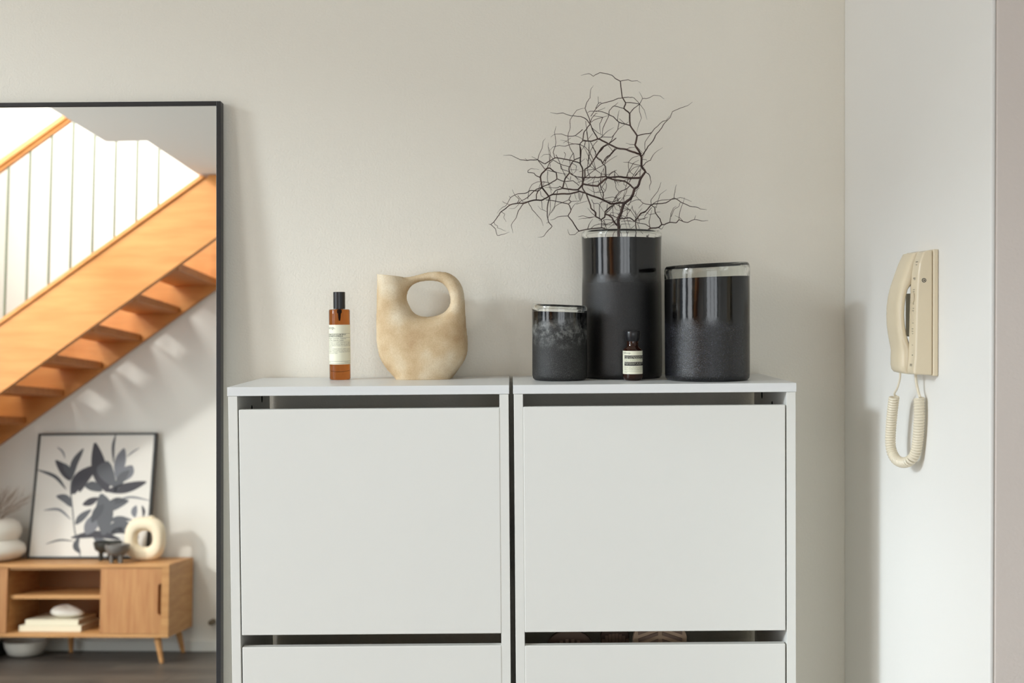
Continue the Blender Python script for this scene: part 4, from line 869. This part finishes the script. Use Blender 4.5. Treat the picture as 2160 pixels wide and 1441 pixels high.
def leg(u, v, du, dv):
    m_ = MB(); vs = []
    for (f, r_) in ((0, .021), (1, .012)):
        for k in range(14): a = 2 * PI * k / 14; vs.append((u + du * f + r_ * math.cos(a), v + dv * f + r_ * math.sin(a), bz0 * (1 - f) - .0005 * (1 - f) + .001 * f))
    m_.add(vs, [tuple(range(14)), tuple(range(14, 28))] + [(k, (k + 1) % 14, 14 + (k + 1) % 14, 14 + k) for k in range(14)]); m_.build('leg', 'oak', tv, smooth=True)
leg(h - .085, D_ - .06, .035, .015); leg(h - .07, .05, .028, -.02); leg(-h + .085, D_ - .06, -.035, .015); leg(-h + .07, .05, -.028, -.02); leg(-.70 - c, .06, 0, -.01)

# framed print
pc = RT('framed_print', 'black-framed grey leaf print propped on the media unit', 'picture', -.588, .13, bz1 + .004, R(.0))
pc.rotation_euler = (R(8.5), 0, ROOM_A + R(180)); PWd, PH = .725, .738
# local frame: front faces -y after the half turn
pc.rotation_euler = (R(-8.0), 0, ROOM_A + R(180))
h2 = PWd / 2; fm = MB(); b_ = .011
fm.box(-h2, -.012, 0, -h2 + b_, .02, PH); fm.box(h2 - b_, -.012, 0, h2, .02, PH); fm.box(-h2 + b_, -.012, 0, h2 - b_, .02, b_); fm.box(-h2 + b_, -.012, PH - b_, h2 - b_, .02, PH)
fm.build('frame', 'black', pc, bevel=.001)
pp = MB().box(-h2 + b_, -.002, b_, h2 - b_, .002, PH - b_).build('print_sheet', 'print', pc)
MB().box(-h2 + b_, .0022, b_, h2 - b_, .012, PH - b_).build('backing', 'oaki', pc)
# the print: leaves as seen (mirrored) -> local x is -u
def pic(a, b):
    fx = (a - 75 + (b - 90) * .045) / (1345 - 75 + 0) ; fz = (b - 90) / (1375 - 90)
    fx = (a - (115 - (b - 90) * .062)) / ((1360 - (b - 90) * .055) - (115 - (b - 90) * .062))
    return (h2 - fx * PWd, PH * (1 - fz))
LV = [("460,580 400,480 300,370", 90, 0), ("470,570 500,400 590,250", 70, 3), ("420,670 300,540 105,465", 34, 3), ("400,350 370,280 310,230", 18, 2), ("500,720 560,560 760,420", 120, 0), ("860,700 770,480 710,190", 150, 0), ("930,640 820,470 800,400", 150, 1),
      ("960,580 980,400 1020,250", 110, 2), ("912,400 905,230 930,98", 30, 3), ("1050,340 1110,290 1190,240", 14, 2), ("960,600 1060,500 1110,430", 120, 2), ("850,690 1050,660 1260,600", 95, 0), ("480,850 420,770 320,740", 75, 1), ("620,640 700,640 800,690", 90, 3),
      ("480,980 350,880 190,885", 24, 2), ("860,900 950,830 1080,790", 90, 1), ("1300,790 1100,755 920,800", 20, 2), ("530,1030 590,960 690,880", 70, 1), ("640,1130 700,1030 790,900", 130, 2), ("830,1140 830,900 790,720", 170, 1), ("860,1010 980,970 1120,990", 44, 1),
      ("850,1130 980,1040 1120,1050", 100, 1), ("490,1165 750,1130 1000,1180", 66, 0), ("520,1200 370,1190 220,1230", 16, 3), ("570,1170 540,1250 590,1320", 60, 3), ("1150,960 1140,900 1160,840", 60, 2), ("1235,960 1240,900 1220,840", 30, 0), ("600,830 680,800 760,760", 70, 0), ("720,1150 860,1240 1020,1200", 90, 1), ("1040,1090 1150,1150 1100,1250", 80, 2), ("880,640 860,480 840,380", 90, 1), ("560,700 620,560 700,500", 80, 0), ("930,700 1000,560 1080,480", 80, 1), ("480,560 430,470 380,400", 60, 3), ("700,1010 760,900 820,830", 90, 3), ("900,1130 980,1090 1080,1120", 60, 0), ("470,730 510,650 600,600", 60, 0), ("860,820 960,790 1060,800", 60, 3)]
lm = [MB() for _ in range(4)]
def leafpoly(mb, s_, wd, lay):
    P_ = catmull([Vector((*pic(*[float(q) for q in a.split(',')]), 0)) for a in s_.split()], 8); n_ = len(P_); wd = wd * PWd / 1270
    L_, R__ = [], []
    for i, p in enumerate(P_):
        tg = (P_[min(i + 1, n_ - 1)] - P_[max(i - 1, 0)]).normalized(); nn = Vector((-tg.y, tg.x, 0)); f = i / (n_ - 1); ww = wd / 2 * (1.6 if wd > 30 else 1.1) * (math.sin(PI * min(1, f * .93 + .04)) ** .8)
        L_.append(p + nn * ww); R__.append(p - nn * ww)
    vs = [(p.x, -.0022 - lay * .00006, p.y) for p in L_ + R__]; fs = [(i, i + 1, n_ + i + 1, n_ + i) for i in range(n_ - 1)]
    mb.add(vs, fs)
allp = MB()
for i, (s_, wd, ci) in enumerate(LV):
    m_ = MB(); leafpoly(m_, s_, wd, i % 7 + 1); allp.add(m_.v, m_.f, ci)
for s_, wd in (("475,580 470,700 495,880", 14), ("495,880 525,1100 590,1350", 14), ("930,780 860,1000 830,1130", 30)):
    P_ = catmull([Vector((*pic(*[float(q) for q in a.split(',')]), 0)) for a in s_.split()], 8); n_ = len(P_); vs = []
    for p in P_: vs.append((p.x - wd * .00028, -.0027, p.y))
    for p in P_: vs.append((p.x + wd * .00028, -.0027, p.y))
    allp.add(vs, [(i, i + 1, n_ + i + 1, n_ + i) for i in range(n_ - 1)], 1)
allp.build('printed_leaves', ['leaf0', 'leaf1', 'leaf2', 'leaf3'], pp)

# donut vase
dn = RT('ring_vase', 'cream ribbed ring-shaped vase with a hole, on the right end of the media unit', 'vase', -.207, .22, bz1 + .001, R(0))
vs = []; N1, N2 = 72, 20
for i in range(N1):
    a = 2 * PI * i / N1; e = 1.0
    for k in range(N2):
        b = 2 * PI * k / N2; rr = .0385 * (1 + .04 * math.cos(6 * b)); rad_ = .0865 + rr * math.cos(b)
        sq = 1 / (abs(math.cos(a)) ** 2.6 + abs(math.sin(a)) ** 2.6) ** (1 / 2.6)
        vs.append((rad_ * math.cos(a) * sq * .96, rr * 1.05 * math.sin(b), .124 + rad_ * math.sin(a) * sq))
MB().add(vs, [(i * N2 + k, ((i + 1) % N1) * N2 + k, ((i + 1) % N1) * N2 + (k + 1) % N2, i * N2 + (k + 1) % N2) for i in range(N1) for k in range(N2)]).build('ring_body', 'cerc', dn, smooth=True)
MB().lathe([(.014, 0), (.017, .006), (.015, .012), (.011, .012), (.010, .002)], 20, c=(.035, 0, .243)).build('spout', 'cerc', dn, smooth=True)

def bowl(name, label, px0, px1, pyt, pyb, v, mt):
    a = rear(px0, pyt, v); b = rear(px1, pyt, v); r_ = abs(b.x - a.x) / 2; H_ = a.z - bz1
    t_ = RT(name, label, 'bowl', (a.x + b.x) / 2, v, bz1 + .0008)
    MB().lathe([(0, H_ * .42), (r_ * .55, H_ * .43), (r_ * .88, H_ * .58), (r_, H_ * .86), (r_, H_), (r_ * .93, H_), (r_ * .8, H_ * .65), (0, H_ * .52)], 32).build('bowl_body', mt, t_, smooth=True)
    for k in range(3):
        an = 2 * PI * k / 3 + .5; MB().lathe([(0, 0), (.011, 0), (.012, H_ * .2), (.013, H_ * .46), (0, H_ * .46)], 14, c=(r_ * .45 * math.cos(an), r_ * .45 * math.sin(an), 0)).build('foot', mt, t_, smooth=True)
bowl('footed_bowl', 'dark footed bowl in front of the leaf print, behind the grey one', 199, 254, 1143, 1180, .20, 'dbowl')
bowl('footed_bowl', 'small grey bowl on stubby feet beside the cream ring vase', 223, 272, 1149, 1185, .335, 'gbowl')

# bulbous white vase with dried twigs
wv = RT('bulbous_vase', 'white two-bulge vase at the left end of the media unit', 'vase', -1.13, .215, bz1 + .001)
MB().lathe([(0, 0), (.11, 0), (.155, .012), (.188, .04), (.194, .062), (.182, .092), (.155, .113), (.144, .119), (.156, .132), (.166, .16), (.166, .185), (.152, .218), (.12, .238), (.09, .242), (.085, .238), (.08, .2), (0, .19)], 56).build('vase_body', 'cerw', wv, smooth=True)
ds = RT('dried_stems', 'fine dried brown stems in the white two-bulge vase', 'dried stems', -1.13, .215, bz1 + .21)
rnd = random.Random(3)
for k in range(26):
    a = rnd.uniform(0, 2 * PI); r0 = rnd.uniform(.01, .05); rr = rnd.uniform(.05, .2); hh = rnd.uniform(.08, .2); q = rnd.uniform(-.03, .03)
    if k < 4: a = rnd.uniform(-.2, .2); rr = .2 + k * .01; hh = .12 + .02 * k
    P_ = catmull([(r0 * math.cos(a), r0 * math.sin(a) * .6, 0.0), (rr * .5 * math.cos(a), rr * .4 * math.sin(a), hh * .6), (rr * math.cos(a) + q, rr * .6 * math.sin(a), hh)], 5)
    m_ = MB().tube(P_, [.0016] * (len(P_) - 1) + [.0006], 5)
    e = P_[-1]
    for _ in range(4): m_.tube([P_[rnd.randint(4, 9)], e + Vector((rnd.uniform(-.03, .03), rnd.uniform(-.03, .03), rnd.uniform(0, .03)))], [.0011, .0005], 4)
    m_.build('stem', 'straw', ds)

# books and stone
def book(u0, u1, z0, z1, v1, dv, label, mt):
    t_ = RT('book', label, 'book', (u0 + u1) / 2, v1 - dv / 2, z0, 0, None); w_ = (u1 - u0) / 2
    cv = MB(); cv.box(-w_, -dv / 2, 0, w_, dv / 2, .0025); cv.box(-w_, -dv / 2, z1 - z0 - .0025, w_, dv / 2, z1 - z0); cv.box(-w_, dv / 2 - .003, .0026, w_, dv / 2, z1 - z0 - .0026)
    cv.build('cover', mt, t_); MB().box(-w_ + .003, -dv / 2 + .003, .0026, w_ - .003, dv / 2 - .0035, z1 - z0 - .0026).build('pages', 'pages', t_)
    return t_
zb = bz0 + k_ + .0008
book(-.885, -.523, zb, zb + .033, .335, .27, 'large cream book lying at the bottom of the media unit, under another', 'book')
bk = book(-.853, -.545, zb + .034, zb + .064, .325, .25, 'cream book lying on top of the larger one, stone on it', 'book')
tt = MB(); vs, fs = text_mesh('INTERIORS  AND  GARDENS'); mxx = max(v[0] for v in vs)
tt.add([(.06 - v[0] / mxx * .12, .1252, .009 + v[1] * .014) for v in vs], fs)
so = RT('stone_knot', 'smooth white stone ornament resting on the two books', 'ornament', -.648, .24, zb + .0645)
vs = []; N1, N2 = 28, 14
for i in range(N2 + 1):
    ph = PI * i / N2
    for k in range(N1):
        a = 2 * PI * k / N1; x = math.sin(ph) * math.cos(a); y_ = math.sin(ph) * math.sin(a); z = math.cos(ph)
        s_ = 1 + .08 * math.sin(3 * a + 1) * math.sin(ph); hgt = .034 * (1 - .35 * max(0, x)) * (1 + .1 * math.cos(a * 2))
        vs.append((x * .095 * s_, y_ * .06 * s_, hgt + z * hgt * (1 if z > 0 else 1) - .0))
MB().add(vs, [(i * N1 + k, i * N1 + (k + 1) % N1, (i + 1) * N1 + (k + 1) % N1, (i + 1) * N1 + k) for i in range(N2) for k in range(N1)]).build('stone_body', 'cerw', so, smooth=True)

# things on the floor beneath the unit
bs = RT('white_basin', 'white rounded basin on the floor beneath the media unit', 'basin', -.93, .16, .001)
MB().lathe([(0, 0), (.07, 0), (.095, .012), (.115, .05), (.12, .085), (.114, .085), (.105, .05), (0, .01)], 40).build('basin_body', 'cerw', bs, smooth=True)
bx = RT('dark_box', 'dark lidded box on the floor beneath the media unit, far left', 'box', -1.16, .2, .001)
MB().box(-.085, -.1, 0, .085, .1, .055).build('box_base', 'blackp', bx, bevel=.004); MB().box(-.088, -.103, .0555, .088, .103, .075).build('lid', 'black', bx, bevel=.004)
# door stop on the wall
dp = rear(444, 1313, .02); ds_ = RT('door_stop', 'small round brown door stop on the far wall right of the media unit', 'door stop', dp.x + .01, .0006, dp.z)
m_ = MB(); m_.lathe([(0, 0), (.017, 0), (.018, .004), (.014, .008), (.012, .03), (.016, .034), (.015, .05), (0, .052)], 24); m_.v = [(x, z, y_) for x, y_, z in m_.v]; m_.build('stop_body', mat('brown_rubber_stop', (112, 100, 84), .6), ds_, smooth=True)
